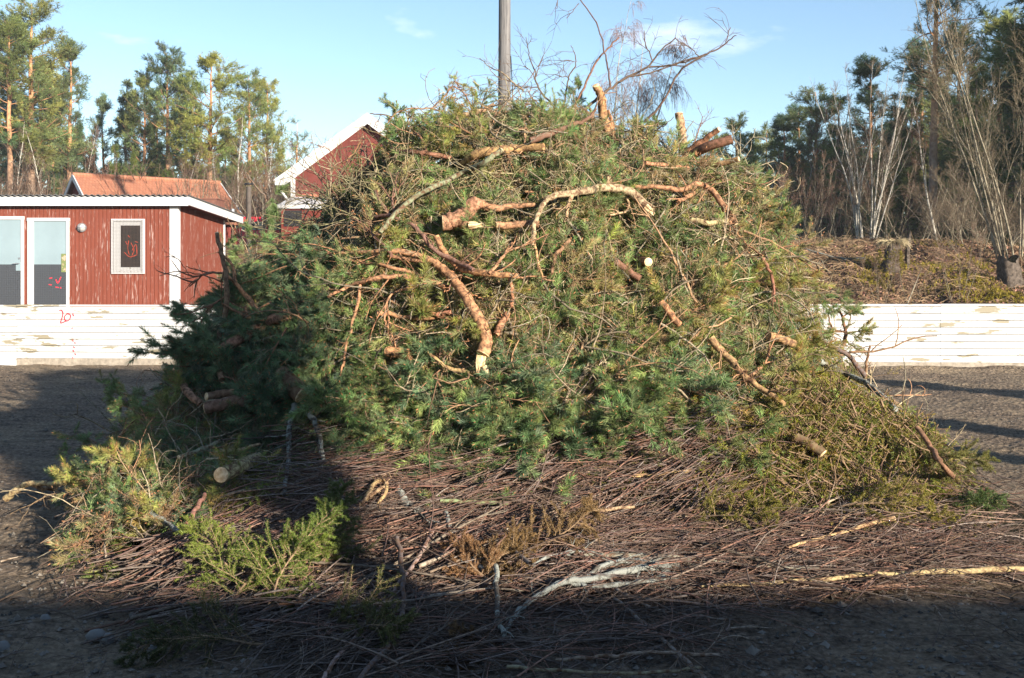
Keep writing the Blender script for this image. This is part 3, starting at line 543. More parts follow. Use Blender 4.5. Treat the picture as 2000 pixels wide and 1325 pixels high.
def bare_mesh(H, seed, kind='birch', stems=1, spread=.1, dens=1.0, weep=False, thick=1.0, col=None, tcol=None):
    rg = np.random.default_rng(seed); b = MB(); c = MB(); K = 14; tk = (1.1 if weep else 1.35) if H > 10 else .8
    az = np.linspace(0, 2 * np.pi, stems, endpoint=False) + rg.uniform(0, 1, stems); sp = spread * rg.uniform(.3, 1.1, stems) * (stems > 1) + (stems == 1) * spread * .3
    D = np.stack([np.cos(az) * np.sin(sp), np.sin(az) * np.sin(sp), np.cos(sp)], 1); B = np.stack([np.cos(az) * .07 * stems ** .5, np.sin(az) * .07 * stems ** .5, np.full(stems, -.2)], 1) * (1 if stems > 1 else .1)
    hh = H * rg.uniform(.72, 1.0, stems); hh[0] = H; P = walk(B, D, hh, K, .035, .18, -.12 if stems > 1 else 0, rg)
    r0 = (.011 * H * thick) * rg.uniform(.55, 1, stems) * (1 if stems == 1 else .75)
    col = col or (1, 1, 1)
    b.tubes(P, np.asarray(r0)[:, None] * (np.linspace(1, .12, K)[None]), 7)
    m1 = int(20 * dens); b1, d1, t1 = kids(P, m1, .22, .97, .3, .8, rg); d1[:, 2] += .35
    l1 = np.repeat(hh, m1) * (.27 * (1.1 - t1)) * rg.uniform(.5, 1.2, len(b1)) + .1; L1 = walk(b1, d1, l1, 8, .09, .35, .5 if weep else -.3, rg)
    b.tubes(L1, taper(np.repeat(r0, m1) * .28 * (1.1 - t1) + .003, .25, 8), 4)
    m2 = 7; b2, d2, t2 = kids(L1, m2, .2, 1, .3, .9, rg); l2 = np.repeat(l1, m2) * .45 * rg.uniform(.5, 1.2, len(b2)) + .08
    L2 = walk(b2, d2, l2 * (1.5 if weep else 1), 6, .12, .4, 2.2 if weep else -.2, rg); tc_ = tcol or (.13, .075, .055)
    c.tubes(L2, taper(np.full(len(L2), .0065 * (H / 10) ** .5 * tk), .5, 6), 3, col=tc_)
    m3 = 4 if not weep else 6; b3, d3, t3 = kids(L2, m3, .2, 1, .3, .8, rg); L3 = walk(b3, d3, np.repeat(l2, m3) * .5 * rg.uniform(.5, 1.2, len(b3)) * (2.0 if weep else 1), 4, .12, .3, 2.6 if weep else 0, rg)
    c.tubes(L3, taper(np.full(len(L3), .0045 * (H / 10) ** .5 * tk), .6, 4), 3, col=tc_)
    return b.mesh('trunk', M['birch'] if kind == 'birch' else M['stem'], True), c.mesh('twigs', M['twig'], True)
def plant(name, meshes, px_, ybase, d_, H, Hm, label, cat, group=None, rot=None, wid=1.0, part2='crown', lean=0.0):
    x_ = (px_ - 1000) / F * d_; z_ = gz(x_, d_) if ybase is None else EYE + (HOR - ybase) / F * d_
    o = empty(name, (x_, d_, z_), label, cat, group, rt.uniform(0, 6.28) if rot is None else rot); s = H / Hm; o.scale = (s * wid, s * wid, s)
    if lean: o.rotation_euler = (0, lean, 0)
    for nm, me in zip(('trunk', part2), meshes):
        c = bpy.data.objects.new(nm, me); sc.collection.objects.link(c); c.parent = o
    return o
G1, G2, G3, G4 = (.23, .26, .085), (.16, .21, .10), (.10, .155, .06), (.15, .15, .03)
PM = [pine_mesh(15, .48, 2.1, 50, G1, 101), pine_mesh(15, .46, 2.2, 46, G2, 102), pine_mesh(15, .36, 2.2, 60, G1, 103), pine_mesh(15, .34, 2.8, 60, (.25, .28, .07), 104), pine_mesh(15, .32, 1.7, 56, G2, 105)]
SM = [pine_mesh(13, .10, 2.0, 80, G3, 111, shape='spruce'), pine_mesh(13, .18, 1.7, 70, G2, 112, shape='spruce'), pine_mesh(13, .08, 2.4, 80, (.13, .17, .04), 113, shape='spruce')]
SPARSE = [pine_mesh(15, .35, 1.7, 26, G2, 121, .6)]
BM = [bare_mesh(12, 131), bare_mesh(12, 132, thick=.8), bare_mesh(12, 133, thick=.7, dens=1.4, tcol=(.16, .075, .05))]
def Ht(top, px_, d_): x_ = (px_ - 1000) / F * d_; return EYE + (HOR - top) / F * d_ - gz(x_, d_)
TL = [  # px, top, distance, kind, width, words
 (62, 6, 50, PM[2], 1.25, 'tallest pine of the left wood, straight orange trunk and full crown'),
 (18, 45, 49, PM[0], 1.1, 'pine with a long bare orange trunk by the left edge of the photo'),
 (-12, 60, 52, PM[1], 1.1, 'pine crown cut off by the left edge of the photo'),
 (80, 120, 56, PM[4], 1.2, 'shorter pine just right of the tallest one in the left wood'),
 (138, 88, 52, PM[4], 1.05, 'slender pine left of the gap of sky over the orange roof'),
 (104, 190, 58, PM[0], 1.0, 'pine half hidden between the tallest pine and the slender one'),
 (200, 195, 60, PM[4], .9, 'small pointed pine over the left end of the orange roof'),
 (246, 158, 58, SM[1], .95, 'dark spruce with a narrow pointed top over the orange roof'),
 (176, 265, 62, SM[0], 1.0, 'low dark spruce behind the ridge end of the orange roof'),
 (283, 145, 55, PM[2], .95, 'pine with a bright orange trunk over the middle of the orange roof'),
 (330, 104, 54, PM[1], 1.05, 'thin topped pine with a grey lower trunk above the orange roof'),
 (407, 112, 52, PM[3], 1.25, 'broad crowned pine with branching orange trunk over the right end of the roof'),
 (372, 190, 60, PM[2], 1.0, 'greyish pine behind the broad crowned one above the orange roof'),
 (440, 230, 62, SM[1], 1.0, 'shorter conifer right of the broad crowned pine'),
 (485, 150, 54, PM[2], 1.05, 'yellow green pine standing over the grey flue'),
 (100, 150, 60, PM[2], 1.1, 'pine filling in right of the tallest pines'), (125, 260, 56, SM[2], 1.0, 'green spruce low under the slender pine'), (50, 200, 60, PM[4], 1.2, 'pine behind the tallest one at the left'), (262, 200, 62, PM[4], 1.0, 'pine behind the spruce over the orange roof'), (360, 160, 60, PM[4], 1.0, 'slender pine between the thin topped and the broad crowned one'), (305, 180, 60, PM[0], 1.0, 'pine just behind the bright trunked one'), (550, 290, 60, SM[2], .9, 'low green spruce left of the barn'), (600, 300, 64, SM[0], .8, 'low dark spruce over the barn eave'), (460, 280, 58, SM[0], 1.0, 'dark spruce low beside the white birch'), (385, 280, 54, SM[2], 1.0, 'green spruce low in front of the broad crowned pine'), (330, 300, 52, SM[2], .8, 'young green spruce over the middle of the orange roof'), (425, 320, 50, SM[2], .7, 'small green spruce over the right end of the orange roof'), (520, 160, 57, PM[3], .95, 'rightmost large pine of the left wood with a rounded crown'),
 (580, 238, 68, SPARSE[0], 1.1, 'small thin young pine alone in the sky left of the barn roof'),
 (300, 250, 64, SM[0], 1.0, 'deep green spruce low behind the pines over the orange roof'),
 (225, 285, 50, SM[2], .8, 'young bright green spruce low over the left half of the orange roof'),
 (262, 300, 49, SM[2], .75, 'young spruce beside another low over the orange roof'),
 (38, 180, 66, SM[0], 1.3, 'dark spruce filling in behind the leftmost pines'),
 (150, 215, 68, SM[0], 1.0, 'dark spruce behind the slender pine'),
]
for i, (px_, top_, d_, me, wd, lb) in enumerate(TL):
    sp = any(me is q for q in SM); plant('spruce_tree' if sp else 'pine_tree', me, px_, None, d_, Ht(top_, px_, d_), 13 if sp else 15, lb, 'tree', 'conifers of the left wood', wid=wd)
BL = [(95, 250, 47, 'white stemmed birch between the leftmost orange trunks'), (463, 215, 46, 'tall white birch rising beside the right end of the orange roof'), (155, 240, 50, 'thin birch left of the gap over the tiled roof'), (540, 250, 56, 'thin birch just left of the barn gable'),
      (25, 230, 48, 'bare brown birch behind the trunks at the left edge'), (60, 260, 52, 'reddish bare birch under the tallest pine'), (120, 270, 54, 'reddish bare birch under the slender pine'), (505, 270, 50, 'bare birch in the gap between the flue and the barn'), (612, 268, 62, 'small bare birch over the barn roof slope'), (345, 290, 50, 'grey bare birch low behind the roof box'), (440, 290, 44, 'bare birch above the gable end of the tiled roof'), (196, 300, 52, 'thin grey birch low over the orange roof'), (570, 300, 58, 'bare birch beside the thin young pine'), (5, 260, 46, 'bare birch at the very left edge'), (525, 300, 42, 'low bare birch behind the gap in front of the barn')]
for i, (px_, top_, d_, lb) in enumerate(BL): plant('birch_tree', BM[i % 3], px_, None, d_, Ht(top_, px_, d_), 12, lb, 'tree', 'bare birches of the left wood', part2='twigs', wid=1.15)
# weeping birch behind the pile
WB = bare_mesh(14, 141, stems=3, spread=.10, dens=1.7, weep=True, thick=.85, tcol=(.33, .24, .24))
plant('weeping_birch', WB, 1212, None, 46, Ht(-25, 1212, 46), 14, 'bare weeping birch with hanging purple twigs against the sky above the pile', 'tree', part2='twigs', wid=1.0)
# trees to the right, behind the pile and the mound
TR = [
 (1438, 235, 62, PM[2], 1.2, 'pine top showing over the right shoulder of the brush pile'), (1472, 262, 66, SM[1], .9, 'small spruce top right of the pile shoulder'), (1500, 255, 66, PM[2], 1.2, 'low pine at the left end of the right wood'), (1388, 262, 70, PM[2], 1.0, 'pine top just behind the log ends on the pile'),
 (1532, 235, 58, PM[4], 1.4, 'dark narrow pine at the left edge of the right wood'), (1590, 180, 58, PM[2], 1.3, 'bluish pine left of the white clump birch'), (1700, 122, 44, PM[4], 1.25, 'dense dark pine directly behind the white clump birch'), (1640, 190, 52, SM[2], 1.2, 'shadowy spruce behind the clump birch stems'),
 (1745, 180, 50, SM[0], 1.1, 'dark spruce between the clump birch and the tall pine'), (1780, 190, 44, SM[2], 1.1, 'green spruce just left of the tall pine trunk'), (1872, 60, 48, PM[2], 1.2, 'tall dark pine right of the reddish tall trunk'), (1905, 130, 42, SM[2], 1.2, 'olive spruce behind the arching grey branches'),
 (1950, 40, 50, PM[0], 1.2, 'dark pine behind the big multi stemmed tree'), (2000, 60, 44, SM[0], 1.4, 'very dark spruce at the right edge of the photo'), (2050, 30, 48, PM[2], 1.3, 'pine crown cut by the right edge'), (1960, 150, 55, SM[0], 1.3, 'shaded spruce deep behind the multi stemmed tree'), (1830, 160, 56, PM[2], 1.2, 'shaded pine behind the reddish tall trunk'), (1570, 300, 60, SM[0], 1.2, 'low shaded spruce in the gap left of the clump birch'), (1800, 90, 60, PM[4], 1.1, 'far pine between the tall pine and the clump birch'), (1660, 250, 62, SM[0], 1.2, 'far dark spruce low behind the clump birch'), (1700, 260, 58, SM[2], 1.2, 'far spruce to the right behind the clump birch'), (1860, 240, 52, SM[0], 1.3, 'low dark spruce behind the mound'), (1610, 300, 56, SM[2], 1.2, 'dusky spruce low behind the clump birch foot'), (1760, 250, 40, SM[2], 1.1, 'olive spruce low right of the clump birch'), (1725, 300, 36, SM[2], 1.1, 'bushy spruce close behind the mossy stump'), (1880, 250, 36, SM[2], 1.3, 'bushy olive spruce behind the leaning birch'), (1980, 200, 38, SM[0], 1.2, 'dark spruce behind the right stump'), (1940, 280, 34, SM[2], 1.1, 'low bushy spruce behind the arching shrubs'), (1560, 215, 62, PM[4], 1.3, 'bushy pine between the leftmost ones of the right wood'), (1520, 280, 56, SM[2], 1.1, 'low green spruce right behind the pile shoulder'), (1460, 275, 58, SM[2], 1.0, 'green spruce top peeking over the right shoulder of the pile'), (1540, 300, 64, PM[2], 1.2, 'dusky pine at the left end of the right wood'), (1925, 260, 60, SM[0], 1.4, 'low dark spruce behind the stump at the right')]
for i, (px_, top_, d_, me, wd, lb) in enumerate(TR):
    sp = any(me is q for q in SM); plant('spruce_tree' if sp else 'pine_tree', me, px_, None, d_, Ht(top_, px_, d_), 13 if sp else 15, lb, 'tree', 'conifers of the right wood', wid=wd)
BR = [(1560, 205, 58, 'reddish bare birch rising at the left of the right wood'), (1612, 170, 56, 'white stemmed birch with red brown twigs left of the clump birch'), (1515, 300, 50, 'thin bare birch beside the pile in the right wood'), (1660, 230, 54, 'bare birch deep in the shade of the right wood'), (1735, 240, 48, 'bare birch right of the clump birch'), (1545, 330, 48, 'low bare birch in blue shade'), (1790, 150, 52, 'bare birch left of the reddish trunk')]
for i, (px_, top_, d_, lb) in enumerate(BR): plant('birch_tree', BM[(i + 2) % 3], px_, None, d_, Ht(top_, px_, d_), 12, lb, 'tree', 'bare birches of the right wood', part2='twigs', wid=1.2)
# tall sparse pine with a red brown trunk
rg = np.random.default_rng(77)
TP = pine_mesh(17, .42, 3.0, 36, (.10, .14, .06), 151, 1.0, thick=1.0)
plant('pine_tree', TP, 1822, 470, 33, Ht(-90, 1822, 33), 17, 'tall thin pine with reddish trunk and sparse side branches above the mound', 'tree', rot=1.0)
# clump birch on the mound: ten pale stems fanning out from one foot
CB = bare_mesh(7, 167, stems=12, spread=.25, dens=.42, thick=.8, tcol=(.16, .12, .09))
plant('clump_birch', CB, 1690, 484, 26, EYE + (HOR - 90) / F * 26 - (EYE + (HOR - 484) / F * 26), 7, 'clump of pale thin birch stems fanning from one foot on the mound crest', 'tree', part2='twigs', rot=0.4)
CW = bare_mesh(9, 162, kind='stem', stems=15, spread=.42, dens=.55, thick=.5, tcol=(.17, .14, .09))
plant('multi_stemmed_tree', CW, 1990, 540, 22, 7.9, 9, 'large bare tree with many spreading pale stems at the right edge', 'tree', part2='twigs', rot=2.0)
LB = bare_mesh(4, 163, stems=1, spread=0, dens=.8, thick=.9)
plant('birch_tree', LB, 1832, 482, 24.5, 3.6, 4, 'thin pale birch leaning left beside the tall pine', 'tree', part2='twigs', lean=-.26)
SH = [bare_mesh(2.6, 171, kind='stem', stems=7, spread=1.05, dens=.5, thick=.8, tcol=(.15, .115, .08)), bare_mesh(2.2, 172, kind='stem', stems=5, spread=.35, dens=.35, thick=.6, tcol=(.17, .10, .075))]
for i, (px_, py_, d_, H_, k, lb) in enumerate([(1905, 520, 23, 2.6, 0, 'arching tangle of grey bare branches left of the right stump'), (1860, 500, 25, 2.4, 0, 'bare shrub with arching stems behind the leaning birch'), (1960, 500, 26, 2.8, 0, 'bare shrub behind the right stump'), (1600, 478, 27, 2.6, 1, 'thin reddish saplings left of the clump birch'), (1640, 480, 26, 2.0, 1, 'low thin saplings beside the foot of the clump birch'),
      (1780, 480, 27, 2.6, 0, 'spreading bare shrub between the stump and the leaning birch'), (1740, 470, 28, 2.4, 1, 'upright saplings behind the mossy stump'), (1570, 470, 30, 2.8, 1, 'saplings at the left end of the mound crest'), (1720, 585, 18.9, 1.1, 1, 'thin shoots below the mossy stump against the fence'), (1780, 588, 18.8, .9, 1, 'thin shoots behind the fence below the mound'), (1870, 585, 18.9, 1.5, 1, 'tall thin shoots behind the fence right of the middle of the mound'), (1935, 500, 30, 3.4, 0, 'taller bare shrub in the shade behind the mound'), (1990, 470, 29, 3.4, 0, 'taller bare shrub at the right edge behind the mound'),
      (365, 385, 27.5, 1.5, 1, 'dark bare bush branches rising over the shed roof'), (395, 385, 27.8, 1.4, 1, 'second bare bush showing beside the roof box'), (450, 425, 32, 1.9, 1, 'pale bare bush at the gable corner of the tiled house'), (510, 430, 33, 2.2, 0, 'tangled brown bush in front of the flue'), (540, 425, 34, 2.0, 1, 'brown bush left of the barn corner')]):
    plant('bare_shrub', SH[k], px_, py_, d_, H_, 2.6 if k == 0 else 2.2, lb, 'shrub', part2='twigs')
# far wood, read as one mass
fm = MB(); ft = MB(); rg = np.random.default_rng(55)
def far_tree(x_, y_, H_, wd, col):
    z0 = gz(x_, y_); n = 60; u = rg.random(n) ** .8; r_ = wd * (1.05 - u) * rg.uniform(.2, 1, n); a = rg.uniform(0, 6.28, n)
    A = np.stack([x_ + r_ * np.cos(a), y_ + r_ * np.sin(a), z0 + H_ * (.12 + .88 * u)], 1); D = unit(np.stack([np.cos(a), np.sin(a), rg.uniform(-.3, .6, n)], 1))
    fm.needles(A, D, np.full(n, .7), 16, .55, .13, col=np.array(col) * rg.uniform(.6, 1.3, (n, 1)), rg=rg, var=.3)
    ft.tubes(np.array([[x_, y_, z0 - .5], [x_, y_, z0 + H_]]), np.array([.16, .03]), 5, col=(.14, .09, .06))
for i in range(150):
    y_ = rg.uniform(68, 100); x_ = rg.uniform(14 + (y_ - 68) * .25, 66); pxl = 1000 + x_ / y_ * F; cap = np.interp(pxl, [1380, 1450, 1560, 1640, 1760, 1900, 2100], [290, 290, 290, 260, 200, 170, 150])
    far_tree(x_, y_, EYE + (HOR - cap) / F * y_ * rg.uniform(.75, 1.0) - gz(x_, y_), rg.uniform(1.4, 2.4), (.04, .06, .03))
for i in range(90):
    y_ = rg.uniform(70, 98); x_ = rg.uniform(-60, -15.5); pxl = 1000 + x_ / y_ * F; cap = np.interp(pxl, [-100, 130, 170, 430, 520, 620, 760], [200, 240, 320, 300, 310, 350, 420])
    if pxl > 690: continue
    far_tree(x_, y_, EYE + (HOR - cap) / F * y_ * rg.uniform(.7, 1.0) - gz(x_, y_), rg.uniform(1.2, 2.0), (.05, .07, .03))
for k in range(900):
    y_ = rg.uniform(40, 68); sg = rg.random() < .55; x_ = rg.uniform(.27, .52) * y_ if sg else -rg.uniform(.20, .52) * y_
    pass
o = fm.obj('distant_forest', M['leaf']); tag(o, 'dark far wood filling the gaps behind the nearer trees', 'forest', kind='stuff')
o = ft.obj('distant_trunks', M['tree_bark']); tag(o, 'thin far trunks inside the dark distant wood', 'forest', kind='stuff')
# leafless undergrowth between the trunks, one mass
b = MB(); N = 2300; side = rg.random(N) < .16; y_ = rg.uniform(36, 66, N); x_ = np.where(side, rg.uniform(.255, .53, N), -rg.uniform(.215, .52, N)) * y_
P0 = np.stack([x_, y_, ground_h(x_, y_)], 1); D0 = np.stack([rg.normal(0, .15, N), rg.normal(0, .15, N), np.ones(N)], 1)
hgt = rg.uniform(1.2, 3.8, N) * np.where(side, 1.0, .9); Lw = walk(P0, D0, hgt, 6, .07, .2, 0, rg); b.tubes(Lw, taper(rg.uniform(.012, .035, N), .3, 6), 3, col=np.array([[.17, .115, .085]]) * rg.uniform(.6, 1.4, (N, 1)))
kb, kd, kt = kids(Lw, 7, .25, 1, .3, .8, rg); L2 = walk(kb, kd, rg.uniform(.3, 1.2, len(kb)), 4, .15, .3, -.3, rg); b.tubes(L2, taper(np.full(len(L2), .010), .6, 4), 3, col=(.12, .075, .055))
tag(b.obj('undergrowth', M['twig']), 'leafless brown undergrowth between the trunks of the woods', 'undergrowth', kind='stuff')

# ------------------------------------------------------------------ mound: stumps, dead grass, moss, leaves, fallen stem
M['stump'] = plain('grey_stump_bark', (0.085, 0.068, 0.055), .9, .1, .7, 16, 0, .8)
def stump(px_, py_, d_, r_, h_, label, tilt, mt, seed):
    q = W3(px_, py_, d_); o = empty('tree_stump', q, label, 'stump'); rg = np.random.default_rng(seed); n = 26; K = 9; V = []
    for k in range(K):
        f = k / (K - 1)
        for j in range(n):
            a = j / n * 2 * np.pi; rr = r_ * (1.35 - .45 * f ** .5) * (1 + .10 * np.sin(3 * a + seed) + .05 * rg.normal() + .2 * (1 - f) ** 3 * np.sin(5 * a))
            z_ = h_ * f * (1 + (.16 * np.sin(2 * a + 1) if k == K - 1 else 0)); V.append((rr * math.cos(a) + tilt * f * h_, rr * math.sin(a), z_ - .12 * (k == 0)))
    b = MB(); b.add(V, [[k * n + j, k * n + (j + 1) % n, (k + 1) * n + (j + 1) % n, (k + 1) * n + j] for k in range(K - 1) for j in range(n)]); b.obj('trunk', mt, o, True)
    b = MB(); top = np.array(V[-n:]); c = top.mean(0); b.add(np.vstack([top * .985 + c * .015 + (0, 0, -.01), c[None] - (0, 0, .05)]), None, [[j, (j + 1) % n, n] for j in range(n)]); b.obj('broken_top', M['core'], o); return o, rg
st1, rg1 = stump(1738, 524, 21.2, .14, .54, 'broken birch stump with moss and a tuft of dead grass on top', .12, M['stump'], 3)
b = MB(); N = 420; a = rg1.uniform(0, 6.28, N); rr = .19 * np.sqrt(rg1.random(N)); A = np.stack([.07 + rr * np.cos(a), rr * np.sin(a), np.full(N, .55)], 1)
Pg = walk(A, np.stack([np.cos(a), np.sin(a), rg1.uniform(.2, 1.2, N)], 1), rg1.uniform(.1, .3, N), 5, .2, .3, 1.6, rg1); b.tubes(Pg, taper(np.full(N, .004), .3, 5), 3, col=(.42, .34, .20)); b.obj('grass_tuft', M['attr'], st1)
b = MB(); N = 300; a = rg1.uniform(0, 6.28, N); z_ = rg1.uniform(-.15, .38, N); rr = .23 - .12 * z_; A = np.stack([rr * np.cos(a), rr * np.sin(a), z_], 1)
b.needles(A, np.stack([np.cos(a), np.sin(a), rg1.uniform(0, 1, N)], 1), np.full(N, .05), 12, .035, .012, col=np.array([.17, .14, .02])); b.obj('moss', M['attr'], st1)
b = MB(); P = spline([(.42, .1, -.1), (.40, .1, .3), (.46, .1, .78)], 4); b.tubes(P, np.array([.05] * (len(P) - 2) + [.035, .008]), 6); b.obj('splinter', M['stump'], st1)
stump(1975, 562, 20.2, .21, .56, 'dark leaning stump at the foot of the large multi stemmed tree', -.15, M['stump'], 8)
b = MB(); P = spline([W3(1560, 515, 23), W3(1630, 522, 22.4), W3(1690, 524, 22)], 6); P[:, 2] = [max(z_, gz(x_, y_) + .05) for x_, y_, z_ in P]; b.tubes(P, np.linspace(.012, .035, len(P)), 6, cap=True)
tag(b.obj('fallen_stem', M['lichen'], smooth=True), 'thin grey fallen stem lying across the dead grass of the mound', 'stem')
b = MB(); P = np.array([W3(1773, 592, 18.5), W3(1800, 525, 19.6)]); b.tubes(P, np.array([.012, .008]), 6, cap=True); tag(b.obj('leaning_stick', M['stem'], smooth=True), 'pale stick leaning up the mound behind the fence', 'stick')
rg = np.random.default_rng(66); b = MB(); N = 15000; x_ = rg.uniform(4.5, 15, N); y_ = rg.uniform(18.0, 26.5, N); k = (y_ > board_y(x_) + .2) & (vnoise(x_, y_, .9, 9) + .9 * ss(9.5, 7.0, x_) > .28); x_, y_ = x_[k], y_[k]; N = len(x_)
fl = vnoise(x_, y_, .7, 10); D0 = np.stack([np.cos(fl * 2 + 2.6), np.sin(fl * 2 + 2.6) - .5, rg.uniform(.05, .8, N)], 1) + rg.normal(0, .3, (N, 3))
Pg = walk(np.stack([x_, y_, ground_h(x_, y_)], 1), D0, rg.uniform(.15, .5, N), 5, .15, .5, 1.2, rg); Pg[:, :, 2] = np.maximum(Pg[:, :, 2], ground_h(Pg[:, :, 0], Pg[:, :, 1]) + .01)
b.tubes(Pg, taper(rg.uniform(.003, .007, N), .4, 5), 3, col=np.array([[.27, .185, .11]]) * rg.uniform(.4, 1.25, (N, 1))); tag(b.obj('dead_grass', M['attr']), 'matted tan dead grass lying over the mound behind the fence', 'grass', kind='stuff')
b = MB(); N = 26000; x_ = rg.uniform(4.5, 15.5, N); y_ = 18.0 + 9 * rg.random(N) ** 1.3; k = y_ > board_y(x_) + .18; x_, y_ = x_[k], y_[k]; N = len(x_); c = np.stack([x_, y_, ground_h(x_, y_) + rg.uniform(.0, .03, N)], 1)
u = unit(rg.normal(0, 1, (N, 3)) * [1, 1, .6]); v_ = unit(np.cross(u, rg.normal(0, 1, (N, 3)))); s_ = rg.uniform(.015, .04, (N, 1)); V = np.stack([c - u * s_, c - v_ * s_ * .6, c + u * s_, c + v_ * s_ * .6], 1)
cc = np.array([[.26, .15, .095]]) * rg.uniform(.3, 1.35, (N, 1)) + rg.normal(0, .012, (N, 3)); b.add(V.reshape(-1, 3), np.arange(N * 4).reshape(-1, 4), col=np.repeat(cc.clip(.01), 4, axis=0)); tag(b.obj('leaf_litter', M['attr']), 'brown fallen leaves covering the mound behind the fence', 'leaves', kind='stuff')
b = MB(); cs = [(1915, 570, 160), (1945, 590, 120), (1890, 585, 80), (1975, 590, 90), (1850, 575, 60), (1840, 510, 80), (1700, 560, 140), (1725, 540, 200), (1870, 555, 60), (1800, 545, 60), (1905, 540, 80)]
for px_, py_, n in cs:
    d_ = np.interp(py_, [480, 595], [25, 18.6]); c = W3(px_, py_, d_); xx_ = c[0] + rg.normal(0, .22, n); yy_ = np.maximum(d_ + rg.normal(0, .35, n), board_y(xx_) + .25)
    b.needles(np.stack([xx_, yy_, ground_h(xx_, yy_)], 1), np.stack([rg.normal(0, .5, n), rg.normal(0, .5, n), np.ones(n)], 1), rg.uniform(.03, .14, n), 16, .045, .012, col=np.array([[.24, .19, .025]]) * rg.uniform(.4, 1.3, (n, 1)))
tag(b.obj('moss', M['attr']), 'olive and yellow moss cushions on the mound slope', 'moss', kind='stuff')
# trees and a house behind the photographer: they stand where the shade in the foreground comes from
bh = empty('house_behind', (4, -4.7, 0), 'long house with a saddle roof behind the photographer, out of the frame', 'house')
b = MB(); b.box(-16, 22, -6, -.6, 0, 2.8); b.obj('wall', M['red_wall'], bh)
b = MB(); b.add([(-16.5, -7, 2.7), (22.5, -7, 2.7), (22.5, -3.3, 4.85), (-16.5, -3.3, 4.85), (22.5, .2, 2.7), (-16.5, .2, 2.7)], [[0, 1, 2, 3], [3, 2, 4, 5]], [[0, 3, 5], [1, 4, 2]]); b.obj('roof', M['tile'], bh)

# the wood goes on beyond the right edge of the frame and shades what stands behind the mound
for i, (x_, y_, H_) in enumerate([(17.5, 27, 13), (19.5, 30, 15), (22, 33, 15), (24.5, 28, 15), (27, 34, 16), (21, 24, 12), (30, 38, 16), (26, 22, 14), (33, 30, 16), (25, 38, 16), (36, 36, 16), (18.5, 34, 14), (29, 25, 15), (30.5, 31, 16), (34, 34, 16), (38, 31, 16)]):
    me = (SM[i % 3] if i % 2 else PM[(2, 4)[i // 2 % 2]]); sp = i % 2
    o = empty('spruce_tree' if sp else 'pine_tree', (x_, y_, gz(x_, y_)), ('dense conifer of the wood beyond the right edge of the photo, number %d from the rink' % (i + 1)) if 0 else 'dense conifer of the wood beyond the right edge of the photo', 'tree', 'trees beyond the right edge', rt.uniform(0, 6)); s_ = H_ / (13 if sp else 15); o.scale = (s_ * 1.5, s_ * 1.5, s_)
    for nm, m2_ in zip(('trunk', 'crown'), me): c = bpy.data.objects.new(nm, m2_); sc.collection.objects.link(c); c.parent = o

# ------------------------------------------------------------------ the brush pile: shape
OUT = np.array([(150, 960), (200, 900), (250, 840), (300, 770), (345, 725), (385, 690), (408, 600), (430, 540), (480, 510), (550, 480), (605, 425), (650, 350), (700, 315), (735, 262), (770, 240), (830, 222), (900, 205), (1000, 198), (1080, 208), (1130, 232), (1200, 258), (1300, 275), (1390, 300), (1470, 312), (1502, 340), (1512, 400), (1550, 465), (1585, 560), (1615, 640), (1670, 730), (1720, 790), (1780, 850), (1815, 920), (1850, 1000)], float)
YC = 8.9
OUT[:, 0] = np.where(OUT[:, 0] < 1000, OUT[:, 0] + np.interp(OUT[:, 1], [200, 260, 400, 700], [0, 30, 38, 25]), OUT[:, 0] - np.interp(OUT[:, 1], [200, 300, 400, 700, 1000], [0, 25, 55, 35, 10])); OUT[:, 1] += np.interp(OUT[:, 1], [150, 320, 600], [24, 18, 0])
SXX = (OUT[:, 0] - 1000) / F * YC; SZZ = np.maximum(EYE + (HOR - OUT[:, 1]) / F * YC, 0); SZZ[0] = 0; SZZ[-1] = 0
SXX = np.concatenate([SXX, [4.1]]); SZZ = np.concatenate([SZZ, [0]]); SXX[0] -= .0
def pile_h(x, y, low=0.0):
    x = np.asarray(x, float); y = np.asarray(y, float); S = np.interp(x, SXX, SZZ); Rf = 1.95 * np.clip(1 - (x / 3.9) ** 2, 0, 1) + .35; Rb = Rf
    t_ = np.abs(y - YC) / np.where(y < YC, Rf, Rb); p_ = np.clip(1 - t_ ** 2.3, 0, 1) ** .72; h = S * p_ * (1 + .07 * vnoise(x * 1.0, y, 1.7, 20) * (t_ > .15) + .05 * vnoise(x, y * 1.4, 3.4, 23) * (t_ > .12) * (t_ < .95) * (S > .8))
    pit = lambda a, c, s_, k: k * np.exp(-((x - a) / s_) ** 2 - ((y - c) / (s_ * .9)) ** 2)
    h = h - (pit(.92, 7.62, .17, .55) + pit(.42, 7.0, .22, .4) + pit(-1.2, 8.2, .2, .45) + pit(-.35, 7.9, .15, .4) + pit(1.6, 7.9, .18, .4) + pit(-.6, 7.2, .15, .35) + pit(.1, 8.5, .15, .35)) * (h > .7)
    lob = 0.60 * np.exp(-((x + 2.35) / .62) ** 2 - ((y - 7.4) / .6) ** 2) + .55 * np.exp(-((x - 2.2) / 1.3) ** 2 - ((y - 7.0) / .55) ** 2) + .42 * np.exp(-((x - .6) / 1.5) ** 2 - ((y - 6.9) / .55) ** 2) + .22 * np.exp(-((x + 1.7) / 1.0) ** 2 - ((y - 6.3) / .5) ** 2)
    ap = (.24 * ss(4.95, 6.6, y + .10 * vnoise(x, y, .9, 22)) * ss(9.5, 8, y)) * ss(-3.3, -2.2, x + (6.5 - y) * .15) * ss(4.3, 3.3, x)
    return np.maximum(h, 0) * ss(-.05, .2, h) + (lob + ap) / (1 + (np.maximum(h, 0) / .45) ** 2) - low
def H(x, y): return np.maximum(pile_h(x, y), ground_h(x, y))
DD = np.arange(4.3, 13, .02)
